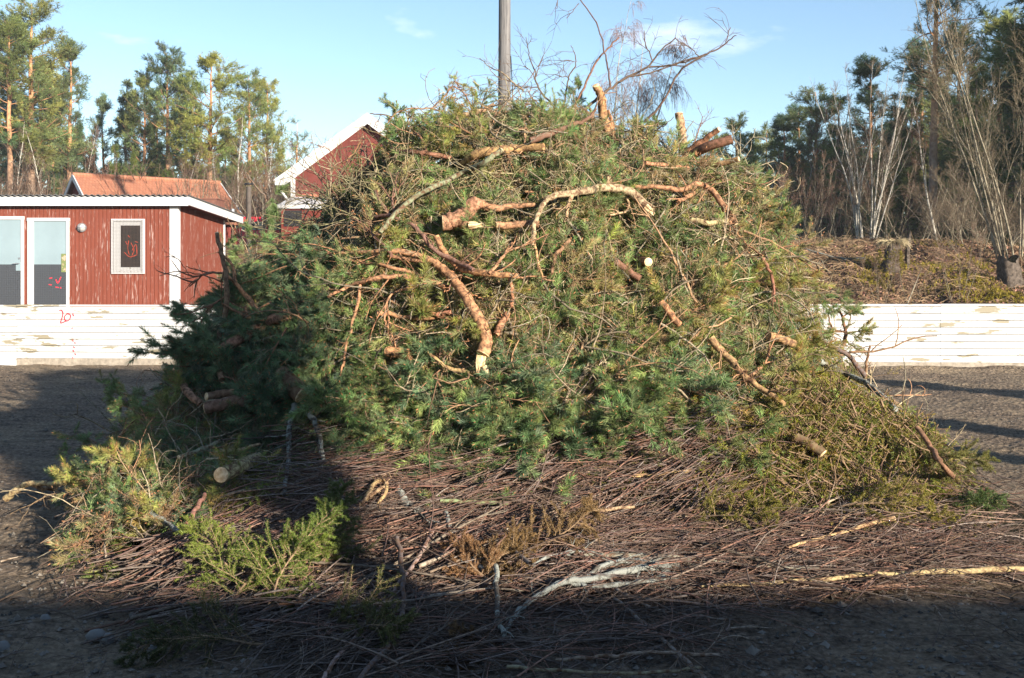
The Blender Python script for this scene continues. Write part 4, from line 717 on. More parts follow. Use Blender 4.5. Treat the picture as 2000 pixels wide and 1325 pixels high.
def hit(px_, py_):
    """distance at which the ray through photo points meets the pile (nan where it passes over it)"""
    px_ = np.atleast_1d(np.asarray(px_, float)); py_ = np.atleast_1d(np.asarray(py_, float)); out = np.full(len(px_), np.nan)
    for s in range(0, len(px_), 400):
        a, c = px_[s:s + 400, None], py_[s:s + 400, None]; x = (a - 1000) / F * DD[None]; z = EYE + (HOR - c) / F * DD[None]; ok = z <= H(x, np.broadcast_to(DD[None], x.shape)); i = ok.argmax(1)
        out[s:s + 400] = np.where(ok.any(1), DD[i], np.nan)
    return out
def normals(x, y, e=.06):
    gx = (pile_h(x + e, y) - pile_h(x - e, y)) / (2 * e); gy = (pile_h(x, y + e) - pile_h(x, y - e)) / (2 * e); return unit(np.stack([-gx, -gy, np.ones_like(gx)], -1))
rp = np.random.default_rng(41)
def in_heap(px_, py_):
    """part of the picture covered by green boughs: the steep heap above the apron"""
    lower = np.interp(px_, [120, 300, 420, 560, 640, 760, 900, 1000, 1060, 1150, 1250, 1350, 1450, 1550, 1700], [1060, 1030, 980, 880, 800, 860, 920, 915, 860, 810, 800, 810, 800, 730, 720]); return py_ < lower
# dark core
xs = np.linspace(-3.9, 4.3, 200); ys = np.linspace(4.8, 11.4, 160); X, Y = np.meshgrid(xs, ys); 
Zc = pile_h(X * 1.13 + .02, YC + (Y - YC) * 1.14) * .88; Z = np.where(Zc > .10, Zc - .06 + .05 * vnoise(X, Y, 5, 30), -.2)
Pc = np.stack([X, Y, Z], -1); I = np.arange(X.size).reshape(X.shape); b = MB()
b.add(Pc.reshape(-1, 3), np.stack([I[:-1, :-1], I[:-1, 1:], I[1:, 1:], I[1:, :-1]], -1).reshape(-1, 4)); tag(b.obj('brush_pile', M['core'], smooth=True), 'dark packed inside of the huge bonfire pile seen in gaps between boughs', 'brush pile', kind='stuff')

# ------------------------------------------------------------------ pine boughs
def bough_meshes(seed, green, L=1.0, lat=11, bare=.0):
    rg = np.random.default_rng(seed); b = MB(); c = MB(); K = 9
    P = walk(np.zeros((1, 3)), np.array([[1., 0, .05]]), L, K, .05, .35, .1, rg); b.tubes(P, taper([.013 * L], .25, K), 6, col=(.30, .15, .08), cap=True)
    b1, d1, t1 = kids(P, lat, .12, 1, .5, 1.0, rg); d1[:, 2] *= .5; l1 = L * .52 * (1.15 - t1 * .75) * rg.uniform(.6, 1.15, lat); L1 = walk(b1, d1, l1, 7, .10, .5, -.1, rg); b.tubes(L1, taper(.0055 * np.ones(lat), .45, 7), 4, col=(.27, .17, .10))
    b2, d2, t2 = kids(L1, 4, .2, .95, .4, 1.0, rg); d2[:, 2] *= .7; l2 = np.repeat(l1, 4) * .42 * rg.uniform(.5, 1.2, len(b2)); L2 = walk(b2, d2, l2, 6, .12, .6, -.1, rg); b.tubes(L2, taper(.0036 * np.ones(len(L2)), .6, 6), 3, col=(.30, .21, .12))
    # needles at the outer ends
    tips = np.concatenate([L1[:, -1], L2[:, -1], P[:, -1]]); td = np.concatenate([L1[:, -1] - L1[:, -2], L2[:, -1] - L2[:, -2], P[:, -1] - P[:, -2]]); td = unit(td); n = len(tips); ln = rg.uniform(.07, .15, n)
    ok = rg.random(n) > bare; base = tips - td * ln[:, None] * .6; col = np.array([green]) * rg.uniform(.7, 1.3, (n, 1)) * (1 + rg.normal(0, .10, (n, 3)))
    c.needles(base[ok], td[ok], ln[ok], 78, .066, .0044, col=col[ok], a0=.35, a1=1.0, rg=rg, var=.28)
    inner = (L1[:, -3] + L1[:, -2]) / 2; ok = rg.random(lat) > bare; c.needles(inner[ok], td[:lat][ok], np.full(ok.sum(), .1), 50, .055, .0042, col=np.array(green) * .9, rg=rg, var=.3)
    # buds: small orange brown tips
    bt = tips[ok.sum() * 0:][:n]; bd = np.stack([bt + td * .01, bt + td * .026, bt + td * .036], 1) + (td * ln[:, None] * .4)[:, None]; b.tubes(bd, np.tile([[.004, .0045, .001]], (n, 1)), 4, col=(.45, .20, .09))
    return b.mesh('bough_stem', M['twig'], True), c.mesh('needles', M['needle'], False)
GA = (.22, .29, .105); GB = (.17, .25, .12); GC = (.31, .31, .09); GD = (.36, .32, .13); GT = (.30, .24, .11)
BG = {'a': [bough_meshes(200 + i, GA, .95 + .1 * (i % 2), 10 + i % 3) for i in range(4)], 'b': [bough_meshes(210 + i, GB, .9, 12) for i in range(3)], 'c': [bough_meshes(220 + i, GC, .9, 10, .15) for i in range(3)], 'd': [bough_meshes(230 + i, GD, 1.0, 9, .5) for i in range(2)], 't': [bough_meshes(240 + i, GT, .95, 12, .8) for i in range(2)]}
from mathutils import Matrix
def orient(pos, xdir, nrm_, s_, roll=0):
    x = Vector(xdir).normalized(); z = Vector(nrm_); z = (z - x * z.dot(x)).normalized(); y = z.cross(x); mt = Matrix((x, y, z)).transposed().to_4x4(); mt = Matrix.Translation(Vector(pos)) @ mt @ Matrix.Rotation(roll, 4, 'X') @ Matrix.Scale(s_, 4); return mt
ZONES = [  # name, label, group
 ('shade', 'deep blue green pine bough in the shaded left side of the heap', 'pine boughs in the shaded left side'), ('crest', 'sunlit pine bough on the crest of the heap below the sky', 'pine boughs on the crest'), ('face', 'sunlit pine bough in the middle of the heap face', 'pine boughs in the middle of the face'),
 ('fringe', 'lush green pine bough hanging at the lower edge of the heap over the birch twigs', 'pine boughs hanging along the lower edge'), ('right', 'pine bough on the right slope of the heap', 'pine boughs on the right slope'), ('foot', 'pine bough lying low at the left foot of the heap', 'pine boughs at the left foot')]
def zone(px_, py_):
    if px_ < 470 and py_ > 740: return 5
    if px_ < 650: return 0
    if py_ < 340: return 1
    if px_ > 1380: return 4
    if py_ > 690: return 3
    return 2
pts = []; tries = 0; sp = 1.0
def add_pts(n, mind, box, extra=None):
    k = 0
    for _ in range(n * 60):
        if k >= n: break
        a, c = rp.uniform(box[0], box[2]), rp.uniform(box[1], box[3])
        if not in_heap(a, c) or (a < 600 and c < 530) or any((a - q[0]) ** 2 + (c - q[1]) ** 2 < mind ** 2 for q in pts): continue
        d_ = hit(a, c)[0]
        if not np.isfinite(d_) or pile_h((a - 1000) / F * d_, d_) < .12: continue
        pts.append((a, c, d_)); k += 1
add_pts(75, 24, (400, 420, 700, 880)); add_pts(75, 22, (640, 640, 1400, 930)); add_pts(34, 24, (190, 780, 500, 1050)); add_pts(140, 26, (560, 190, 1640, 800)); 
proto = {}; made = []
for (a, c, d_) in pts:
    zi = zone(a, c); zn, lb, gp = ZONES[zi]; x = (a - 1000) / F * d_; n_ = normals(np.array([x]), np.array([d_]))[0]; z = EYE + (HOR - c) / F * d_
    down = np.array([n_[0], n_[1], -.6]) ; down = down - n_ * down.dot(n_); tn = unit(np.cross(n_, rp.normal(0, 1, 3)))
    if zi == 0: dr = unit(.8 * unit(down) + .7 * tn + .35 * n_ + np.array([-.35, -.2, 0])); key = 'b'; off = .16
    elif zi == 3: dr = unit(.9 * unit(down) + .7 * tn + .30 * n_); key = 'b' if rp.random() < .25 else 'a'; off = .12
    elif zi == 5: dr = unit(np.array([-.6, -.35, .05]) + .8 * tn + .1 * n_); key = ('a', 'c', 'b', 'a', 't')[rp.integers(5)]; off = .08
    elif zi == 4: dr = unit(.5 * unit(down) + .9 * tn + .15 * n_ + np.array([.3, 0, 0])); key = ('c', 'a', 'c', 'd')[rp.integers(4)]; off = .13
    else: dr = unit(.35 * unit(down) + 1.0 * tn + .12 * n_); key = ('a', 'c', 'd', 'a', 't')[rp.integers(5)]; off = .14
    s_ = rp.uniform(.6, .95) * (.8 if zi == 1 else 1) * (.75 if zi == 5 else 1) * (.8 if zi == 4 else 1); pos = np.array([x, d_, z]) - n_ * off - dr * .35 * s_
    if pos[2] < .06: pos[2] = .08
    me = BG[key][rp.integers(len(BG[key]))]
    o = bpy.data.objects.new('pine_bough', me[0]); sc.collection.objects.link(o); o.matrix_world = orient(pos, dr, n_, s_, rp.uniform(-.6, .6)); tag(o, lb, 'pine bough', gp)
    ch = bpy.data.objects.new('needles', me[1]); sc.collection.objects.link(ch); ch.parent = o
print('boughs', len(pts))
# everything smaller in the heap: loose shoots and crooked twigs, one tangle each
def surf(n, box, cond=None):
    a = rp.uniform(box[0], box[2], n); c = rp.uniform(box[1], box[3], n); d_ = hit(a, c); x = (a - 1000) / F * d_; z = EYE + (HOR - c) / F * d_; k = np.isfinite(d_); k[k] &= pile_h(x[k], d_[k]) > .1; k &= in_heap(a, c)
    if cond is not None: k &= cond(a, c)
    return a[k], c[k], np.stack([x, d_, z], 1)[k]
c_ = MB(); s_ = MB()
def shoots(a, c, P, n_need, col, out=.5, inw=.14, nl=.062, wd=.0042):
    n = len(a)
    if not n: return
    nn = normals(P[:, 0], P[:, 1]); tn = unit(np.cross(nn, rp.normal(0, 1, (n, 3)))); dr = unit(tn + nn * rp.uniform(-.1, out, (n, 1)) + np.array([0, 0, -.15])); B = P - nn * rp.uniform(-.04, inw, (n, 1)); L = rp.uniform(.06, .15, n)
    c_.needles(B, dr, L, n_need, nl, wd, col=col * rp.uniform(.65, 1.3, (n, 1)) * (1 + rp.normal(0, .1, (n, 3))), a0=.35, a1=1.0, rg=rp, var=.3)
    st = walk(B - dr * .12, dr, L + .14, 5, .1, .3, 0, rp); s_.tubes(st, taper(np.full(n, .0038), .5, 5), 3, col=np.array([[.30, .20, .12]]) * rp.uniform(.6, 1.3, (n, 1)))
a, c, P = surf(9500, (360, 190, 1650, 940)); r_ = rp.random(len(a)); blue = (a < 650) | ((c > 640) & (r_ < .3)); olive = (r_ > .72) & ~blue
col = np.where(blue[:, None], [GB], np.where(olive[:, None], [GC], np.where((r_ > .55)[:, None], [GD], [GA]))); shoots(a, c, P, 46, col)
a, c, P = surf(4500, (380, 200, 1630, 930)); shoots(a, c, P - np.array([0, 0, .05]), 34, np.where((rp.random(len(a)) < .5)[:, None], [GA], [GC]) * .9, inw=.42)
a, c, P = surf(450, (120, 740, 520, 1060)); shoots(a, c, P, 46, np.tile([GA], (len(a), 1)))
def around(n, zlo=.15):
    x = rp.uniform(-3.4, 3.7, n); y = rp.uniform(8.2, 10.9, n); z = pile_h(x, y); k = z > zlo; return x[k], np.stack([x, y, z], 1)[k]
x, P = around(2600); shoots(x, x, P, 30, np.tile([GA], (len(x), 1)), nl=.07, wd=.006)
tag(s_.obj('shoot_stems', M['twig']), 'thin brown stems of the loose pine shoots all over the heap', 'pine shoots', kind='stuff'); tag(c_.obj('pine_shoots', M['needle']), 'loose green pine shoots packed between the boughs of the heap', 'pine shoots', kind='stuff')
b = MB()
def crooked(a, c, P, Lr, rr, cols, K=9, curl=.22, bend=1.6, out=.45, inw=.08, sides=4):
    n = len(a)
    nn = normals(P[:, 0], P[:, 1]); tn = unit(np.cross(nn, rp.normal(0, 1, (n, 3)))); dr = unit(tn + nn * rp.uniform(-.05, out, (n, 1))); L = rp.uniform(*Lr, n)
    Wk = walk(P - nn * rp.uniform(-.05, inw, (n, 1)) - dr * L[:, None] * .3, dr, L, K, curl, bend, .3, rp)
    cc = np.array(cols)[rp.integers(0, len(cols), n)] * rp.uniform(.6, 1.25, (n, 1)); r0 = rp.uniform(*rr, n); b.tubes(Wk, taper(r0, .4, K), sides, col=cc)
    kb, kd, kt = kids(Wk, 3, .2, .95, .4, 1.1, rp); b.tubes(walk(kb, kd, np.repeat(L, 3) * .35 * rp.uniform(.4, 1.2, len(kb)), 6, curl, bend, .2, rp), taper(np.repeat(r0, 3) * .55, .5, 6), 3, col=np.repeat(cc, 3, axis=0) * .95)
TAN = [(.46, .37, .23), (.40, .33, .22), (.38, .26, .15), (.33, .30, .22), (.54, .44, .28), (.27, .25, .18), (.42, .23, .13)]
a, c, P = surf(2100, (420, 190, 1650, 900), lambda a, c: (rp.random(len(a)) < np.where(a < 650, .35, 1) * np.where(c > 680, .45, 1))); crooked(a, c, P, (.15, .6), (.0025, .006), TAN)
a, c, P = surf(260, (560, 190, 1650, 800)); crooked(a, c, P, (.4, 1.0), (.005, .011), [(.38, .22, .12), (.34, .27, .18), (.28, .24, .17)], 12, .14, .9, .3, .02, 6)
a, c, P = surf(600, (700, 190, 1450, 420)); crooked(a, c, P, (.2, .6), (.003, .006), [(.36, .31, .17), (.30, .27, .14), (.42, .32, .19)], out=.7)
a, c, P = surf(260, (560, 330, 760, 480)); crooked(a, c, P, (.4, 1.0), (.004, .008), [(.26, .24, .12), (.22, .20, .12)], 10, .08, .5)
a, c, P = surf(300, (120, 760, 520, 1060)); crooked(a, c, P, (.2, .7), (.003, .007), TAN)
x, P = around(700); crooked(x, x, P, (.3, .8), (.004, .01), TAN)
tag(b.obj('dead_twigs', M['twig'], smooth=True), 'tan and grey crooked dead twigs tangled all over the heap', 'twigs', kind='stuff')

# ------------------------------------------------------------------ olive spruce brush low on the right
c_ = MB(); s_ = MB()
def spruce(n, box, col, cond=None, Ls=(.25, .6), dirb=(0, 0, 0), grav=.8, tuft=9, nd=30, nl=.020, wd=.0038):
    a = rp.uniform(box[0], box[2], n); c = rp.uniform(box[1], box[3], n); d_ = hit(a, c); x = (a - 1000) / F * d_; z = EYE + (HOR - c) / F * d_; k = np.isfinite(d_); k[k] &= H(x[k], d_[k]) > .05
    if cond is not None: k &= cond(a, c)
    P = np.stack([x, d_, z], 1)[k]; n = len(P); nn = normals(P[:, 0], P[:, 1]); tn = unit(np.cross(nn, rp.normal(0, 1, (n, 3)))); dr = unit(tn + nn * rp.uniform(0, .4, (n, 1)) + np.array(dirb)); L = rp.uniform(*Ls, n)
    Wk = walk(P - nn * rp.uniform(-.03, .10, (n, 1)) - dr * L[:, None] * .3, dr, L, 7, .08, .4, grav, rp); s_.tubes(Wk, taper(np.full(n, .0035), .5, 7), 3, col=(.22, .14, .08))
    kb, kd, kt = kids(Wk, tuft, .1, 1, .3, .9, rp); kl = rp.uniform(.05, .14, len(kb)); base = np.repeat(np.array([col]) * rp.uniform(.6, 1.35, (n, 1)) * (1 + rp.normal(0, .12, (n, 3))), tuft, axis=0)
    c_.needles(kb, kd, kl, nd, nl, wd, col=base, a0=.7, a1=1.1, rg=rp, var=.3)
lo_r = lambda a, c: (c > np.interp(a, [1000, 1150, 1350, 1450, 1550, 1650, 1720, 1850], [880, 790, 780, 760, 700, 700, 760, 850])) & (c < np.interp(a, [1000, 1150, 1300, 1750, 1850], [960, 1030, 1070, 1050, 1010]))
spruce(4600, (1040, 690, 1850, 1060), (.27, .245, .04), lo_r, dirb=(.1, -.1, -.5)); spruce(800, (1480, 700, 1830, 980), (.26, .26, .06), lo_r, (.4, .8), (.5, -.1, -.9), 1.0)
spruce(420, (480, 780, 1050, 1010), (.22, .22, .05), lambda a, c: c > np.interp(a, [480, 640, 1000], [900, 800, 900]))
spruce(260, (380, 850, 560, 1000), (.27, .26, .05), None, (.2, .5))
tag(s_.obj('spruce_stems', M['twig']), 'stems inside the olive spruce brush low in the pile', 'spruce brush', kind='stuff'); tag(c_.obj('spruce_brush', M['needle']), 'olive mossy spruce brush packed low on the right of the pile', 'spruce brush', kind='stuff')

# ------------------------------------------------------------------ birch twigs of the apron
b = MB()
def twigs(n, box, Lr, rr, cols, az, azs, cond=None, side=4, lift=.06, K=10, bend=.35, curl=.05, grnd=True):
    a = rp.uniform(box[0], box[2], n); c = rp.uniform(box[1], box[3], n)
    if cond is not None: k = cond(a, c); a, c = a[k], c[k]
    d_ = hit(a, c); k = np.isfinite(d_); a, c, d_ = a[k], c[k], d_[k]; n = len(a); x = (a - 1000) / F * d_; base = np.stack([x, d_, H(x, d_)], 1)
    ang = np.radians(rp.normal(az, azs, n) + 42 * vnoise(x, d_, 1.3, 61)) + np.pi * (rp.random(n) < .3); L = rp.uniform(*Lr, n) * rp.uniform(.5, 1, n); D = np.stack([np.cos(ang), np.sin(ang), rp.normal(.02, .10, n)], 1)
    Wk = walk(base - D * L[:, None] * .5, D, L, K, curl, bend, .05, rp); h = H(Wk[..., 0], Wk[..., 1]); up = rp.uniform(-.03, lift, (n, 1)) + .05 * np.sin(np.linspace(0, np.pi, K))[None] * rp.random((n, 1)); hm = (h + h.mean(1, keepdims=True) * 1.0) / 2
    Wk[..., 2] = np.maximum(np.maximum(hm, h - .02) + up + (Wk[..., 2] - Wk[..., 2].mean(1, keepdims=True)) * .5, h - .03)
    cc = np.array(cols)[rp.integers(0, len(cols), n)] * rp.uniform(.55, 1.3, (n, 1)); r0 = rp.uniform(*rr, n); b.tubes(Wk, taper(r0, .3, K), side, col=cc)
    kb, kd, kt = kids(Wk, 4, .15, .95, .25, .6, rp); kd[:, 2] = np.abs(kd[:, 2]) * .6; b.tubes(walk(kb, kd, np.repeat(L, 4) * .28 * rp.uniform(.4, 1.2, len(kb)), 6, .07, .4, .15, rp), taper(np.repeat(r0, 4) * .5, .45, 6), 3, col=np.repeat(cc, 4, axis=0))
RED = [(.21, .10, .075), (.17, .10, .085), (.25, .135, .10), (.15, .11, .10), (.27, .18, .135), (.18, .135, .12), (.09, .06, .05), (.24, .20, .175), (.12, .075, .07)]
apr = lambda a, c: ~in_heap(a, c - 30) & ((a < 1120) | (c > np.interp(a, [1120, 1300, 1750], [960, 1020, 1020])) | (rp.random(len(a)) < .12)) & (c < np.interp(a, [80, 300, 420, 700, 1300, 1500, 1950], [1120, 1200, 1260, 1330, 1290, 1190, 1130]))
twigs(800, (560, 880, 1140, 1100), (.5, 1.5), (.002, .006), RED, 27, 26, apr, curl=.06, lift=.1); twigs(420, (980, 790, 1420, 1000), (.6, 1.4), (.0025, .0055), RED, 33, 14, lambda a, c: c > np.interp(a, [980, 1450], [890, 800]))
twigs(950, (1100, 1040, 1930, 1170), (.5, 1.7), (.0022, .005), RED, 4, 26, apr, curl=.06, lift=.09); twigs(420, (330, 1000, 760, 1220), (.5, 1.3), (.0025, .007), RED, 40, 15, apr)
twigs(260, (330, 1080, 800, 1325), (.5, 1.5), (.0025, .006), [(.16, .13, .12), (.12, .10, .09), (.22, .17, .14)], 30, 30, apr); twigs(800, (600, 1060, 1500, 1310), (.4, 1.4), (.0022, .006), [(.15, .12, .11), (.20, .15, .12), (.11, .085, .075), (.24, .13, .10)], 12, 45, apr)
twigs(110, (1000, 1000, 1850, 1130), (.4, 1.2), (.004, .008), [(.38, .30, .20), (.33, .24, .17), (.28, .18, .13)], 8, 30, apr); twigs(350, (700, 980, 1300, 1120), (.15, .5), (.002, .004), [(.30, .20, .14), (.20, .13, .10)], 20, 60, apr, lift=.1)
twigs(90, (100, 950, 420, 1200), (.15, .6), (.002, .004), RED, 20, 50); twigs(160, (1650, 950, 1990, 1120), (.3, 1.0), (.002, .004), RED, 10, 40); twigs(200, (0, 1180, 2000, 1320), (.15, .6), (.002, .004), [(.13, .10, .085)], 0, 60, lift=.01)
twigs(60, (350, 900, 1800, 1250), (.5, 1.5), (.006, .013), [(.24, .20, .16), (.30, .25, .19), (.18, .15, .13), (.28, .16, .11)], 15, 40, apr, side=6, lift=.10); twigs(60, (0, 1000, 2000, 1300), (.1, .4), (.003, .008), [(.3, .24, .18), (.2, .14, .1)], 0, 90, lift=.01)
tag(b.obj('birch_twigs', M['twig'], smooth=True), 'reddish brown birch twigs spread in a low apron in front of the pile', 'birch twigs', kind='stuff')

# ------------------------------------------------------------------ single limbs, logs and branches one can tell apart
CB = {'or': (.50, .25, .13), 'br': (.30, .15, .09), 'dk': (.17, .10, .065), 'gy': (.30, .25, .20), 'gn': (.24, .24, .15), 'pa': (.50, .34, .19), 'rd': (.26, .13, .10), 'bl': (.13, .11, .10)}
rl = np.random.default_rng(90)
def limb(name, label, cat, pts, r0, r1, col='or', dep=None, off=.03, cuts='', twigs=0, subs=(), mt='bark', tl=.3, bury=0.0, cutr=1.0, wob=.045, sides=10):
    def place(pts, ra, rb, dep_):
        px_ = np.array([q[0] for q in pts], float); py_ = np.array([q[1] for q in pts], float)
        if dep_ is None:
            d_ = hit(px_, py_); ok = np.isfinite(d_); d_[~ok] = np.interp(np.flatnonzero(~ok), np.flatnonzero(ok), d_[ok]) if ok.any() else 8.9
            d_ = d_ - np.where(py_ > 940, .09, np.where((px_ < 660) & (py_ > 430), .16, 0)); 
            if len(d_) > 2: s__ = np.concatenate([[0], np.cumsum(np.hypot(np.diff(px_), np.diff(py_)))]); A = np.vstack([s__, np.ones_like(s__)]).T; cf = np.linalg.lstsq(A, d_, rcond=None)[0]; d_ = np.minimum(.65 * d_ + .35 * (A @ cf), d_ + .03)
            d_ = d_ - off - (ra + rb) / 2 / F * d_ + np.linspace(0, bury, len(d_))
        else:
            d_ = np.interp(np.linspace(0, 1, len(pts)), np.linspace(0, 1, len(dep_)), dep_); hd = hit(px_, py_); kf = np.isfinite(hd) & (py_ > 330) & (py_ < 940); d_[kf] = np.minimum(d_[kf], hd[kf] - .30)
        Wp = np.stack([(px_ - 1000) / F * d_, d_, EYE + (HOR - py_) / F * d_], 1); P = spline(Wp, 5); n = len(P)
        P += np.concatenate([np.zeros((1, 3)), rl.normal(0, .0035, (n - 2, 3)), np.zeros((1, 3))]) if n > 2 else 0
        u = np.linspace(0, 1, n); rad = (ra + (rb - ra) * u) / F * P[:, 1] * (1 + wob * rl.normal(0, .6, n)); return P, rad
    P, rad = place(pts, r0, r1, dep); org = P[0].copy(); b = MB(); b.tubes(P, rad, sides, col=np.array([CB[col]]) * rl.uniform(.85, 1.15, (1, 3)), cap=True); allp = [(P, rad)]
    for sp_ in subs:
        P2, r2 = place(sp_[0], sp_[1], sp_[2], sp_[3] if len(sp_) > 3 else dep); b.tubes(P2, r2, 7, col=CB[col], cap=True); allp.append((P2, r2))
    if twigs:
        for P2, r2 in allp:
            kb, kd, kt = kids(P2[None], twigs, .25, 1, .4, .9, rl); Wk = walk(kb, kd, tl * rl.uniform(.4, 1.1, len(kb)), 7, .14, .6, 0, rl); b.tubes(Wk, taper(np.full(len(Wk), max(.0022, rad.min() * .45)), .4, 7), 4, col=CB[col])
            kb, kd, kt = kids(Wk, 2, .3, .95, .4, .9, rl); b.tubes(walk(kb, kd, tl * .4 * rl.uniform(.4, 1.1, len(kb)), 5, .14, .5, 0, rl), taper(np.full(len(kb), .0018), .5, 5), 3, col=CB[col])
    o = b.obj(name, M[mt], smooth=True, loc=org); tag(o, label, cat)
    for e in cuts:
        if e == 'a': p_, q_, r_ = P[0], P[1], rad[0]
        else: p_, q_, r_ = P[-1], P[-2], rad[-1]
        t_ = unit(p_ - q_); c = MB(); r_ *= cutr; rr = np.array([r_ * .985, r_ * .95, r_ * .6, r_ * .02]); c.tubes(np.array([p_ + t_ * .001, p_ + t_ * .006, p_ + t_ * .009, p_ + t_ * .010]) - org, rr, 12, cap=True); c.obj('cut_face', M['cut'], o)
    return o
def splinter(o, px_, py_, d_, v_, s_):
    """pale torn wood at the end of a limb, child of it"""
    c = W3(px_, py_, d_) - np.array(o.location); b = MB(); rg = np.random.default_rng(int(px_)); v_ = unit(np.array(v_, float)); u = unit(np.cross(v_, [0, 1, 0])); wv_ = np.cross(u, v_)
    for k in range(9):
        a0 = c + u * rg.normal(0, s_ * .28) + wv_ * rg.normal(0, s_ * .2) - v_ * s_ * .7; b.tubes(np.array([a0, a0 + v_ * s_ * 1.0, a0 + v_ * s_ * rg.uniform(1.3, 2.2)]), np.array([s_ * .25, s_ * .22, s_ * .04]), 5, cap=True)
    b.obj('torn_wood', M['cut'], o)
L = limb
o = L('pine_limb', 'thick orange pine limb with a torn pale butt, curving down the middle of the heap', 'pine limb', [(943, 690), (948, 655), (925, 605), (900, 565), (880, 540), (850, 515), (800, 495), (740, 491), (665, 498)], 14, 3.5, off=.17, cuts='a', subs=[([(872, 562), (850, 553), (820, 545), (770, 540), (720, 547), (680, 560), (642, 580)], 7, 3), ([(704, 553), (698, 595), (683, 650), (672, 700), (663, 745)], 3.5, 1.8), ([(800, 560), (760, 580), (752, 620), (754, 640)], 2.5, 1.6), ([(850, 515), (790, 505), (720, 495), (650, 495)], 5, 2.5), ([(840, 545), (760, 520), (690, 510), (640, 495)], 4, 2)], twigs=4, tl=.35)
dl = hit([940], [690])[0] - .21; splinter(o, 938, 705, dl, (-.15, -.1, -1), .05); splinter(o, 948, 722, dl - .02, (.5, -.1, -1), .035)
L('pine_limb', 'slender forked limb arching from the upper left down to the thick orange limb', 'pine limb', [(722, 340), (735, 380), (760, 418), (800, 438), (822, 455), (848, 488), (890, 510), (925, 528)], 3, 5, 'rd', off=.20, subs=[([(764, 420), (720, 425), (680, 415)], 4, 2), ([(770, 418), (766, 395), (772, 375)], 3, 1.6), ([(765, 500), (740, 470), (710, 445)], 3.5, 2)], twigs=5)
L('pine_limb', 'reddish limb running right from the forked limb to a blunt end', 'pine limb', [(852, 462), (866, 490), (893, 520), (930, 533), (975, 537), (1013, 540)], 6, 6, 'or', off=.18, subs=[([(955, 535), (980, 505), (1000, 475)], 3.5, 2.5)], twigs=3)
o = L('pine_limb', 'stout orange Y shaped limb with two sawn pale ends near the heap middle', 'pine limb', [(866, 436), (885, 430), (905, 422), (920, 405), (930, 390)], 16, 15, off=.14, cuts='a', subs=[([(895, 428), (905, 438), (925, 442)], 12, 9), ([(930, 395), (965, 408), (1000, 402), (1045, 400)], 10, 4)], wob=.06)
splinter(o, 925, 441, hit([925], [441])[0] - .20, (1, -.2, .05), .045)
L('pine_limb', 'long orange pine log lying just under the crest', 'pine limb', [(903, 325), (930, 303), (975, 293), (1015, 290), (1062, 287)], 10, 8, off=.12, twigs=2)
L('deciduous_pole', 'smooth grey green pole with a white sawn end pointing up to the right', 'pole', [(979, 294), (945, 317), (900, 340), (850, 365), (800, 392), (765, 425), (742, 455)], 5.5, 4.5, 'gn', off=.34, cuts='a', mt='bark', wob=.03)
o = L('pine_limb', 'long arching orange limb with a torn pale end across the upper face', 'pine limb', [(1040, 480), (1045, 440), (1060, 400), (1080, 383), (1120, 378), (1180, 367), (1228, 375), (1255, 398), (1272, 412)], 3.5, 11, 'pa', off=.19, subs=[([(1186, 366), (1190, 345)], 5, 4), ([(1120, 378), (1110, 400), (1106, 425)], 5, 3), ([(1225, 375), (1225, 410), (1190, 420)], 3, 2)], twigs=3)
splinter(o, 1268, 408, hit([1268], [408])[0] - .26, (.8, -.2, -.8), .045)
L('pine_limb', 'bent orange limb forming an arc down the right shoulder of the heap', 'pine limb', [(1240, 365), (1280, 364), (1330, 370), (1362, 360), (1390, 372), (1415, 405), (1437, 438)], 4, 7, 'or', off=.19, cuts='b', subs=[([(1358, 362), (1350, 380), (1325, 395)], 5, 4), ([(1400, 385), (1430, 440), (1450, 470), (1490, 500)], 3, 1.6)], twigs=3)
L('pine_limb', 'short straight orange limb with a pale left end beside the arching limb', 'pine limb', [(970, 440), (1010, 439), (1052, 438)], 7, 7, 'or', off=.12, cuts='a')
L('pine_limb', 'dark brown limb with a thin upright tip pointing over the crest', 'pine limb', [(1035, 275), (1080, 260), (1120, 244), (1149, 232), (1164, 213)], 7, 2, 'dk', off=.22)
L('pine_limb', 'tallest orange limb stub standing upright on the crest with a crooked tip', 'pine limb', [(1192, 300), (1188, 262), (1178, 225), (1174, 190), (1164, 168)], 12, 7, 'or', dep=(8.7, 8.6, 8.5), cuts='b', subs=[([(1196, 300), (1197, 255), (1188, 215)], 5, 3, (8.7, 8.6))])
L('pine_limb', 'short upright pine stub sawn flat on the right of the crest', 'pine limb', [(1334, 300), (1331, 255), (1326, 222)], 9, 8, 'pa', dep=(8.6, 8.6, 8.6), cuts='b')
L('pine_limb', 'orange log end slanting up left of the thicker grey brown one', 'pine limb', [(1340, 300), (1370, 278), (1404, 253)], 8, 5, 'or', dep=(8.5, 8.4, 8.3), cuts='b')
L('pine_limb', 'thick grey brown log pointing right over the right shoulder', 'pine limb', [(1340, 310), (1380, 288), (1430, 272)], 10, 9, 'br', dep=(8.5, 8.3, 8.2), cuts='')
L('pine_limb', 'split orange log below the grey brown one on the right shoulder', 'pine limb', [(1370, 328), (1405, 320), (1442, 311)], 7, 5, 'or', dep=(8.4, 8.3, 8.2), cuts='b')
L('pine_limb', 'orange limb stub pointing down right in the middle of the right face', 'pine limb', [(1290, 590), (1308, 612), (1327, 634)], 7, 7, 'or', off=.10, cuts='')
L('pine_limb', 'long orange limb slanting down the lower right face', 'pine limb', [(1388, 660), (1420, 697), (1455, 735), (1490, 762), (1532, 790)], 8, 5, 'or', off=.10, cuts='', subs=[([(1465, 735), (1490, 715), (1502, 695)], 3, 2)], twigs=4)
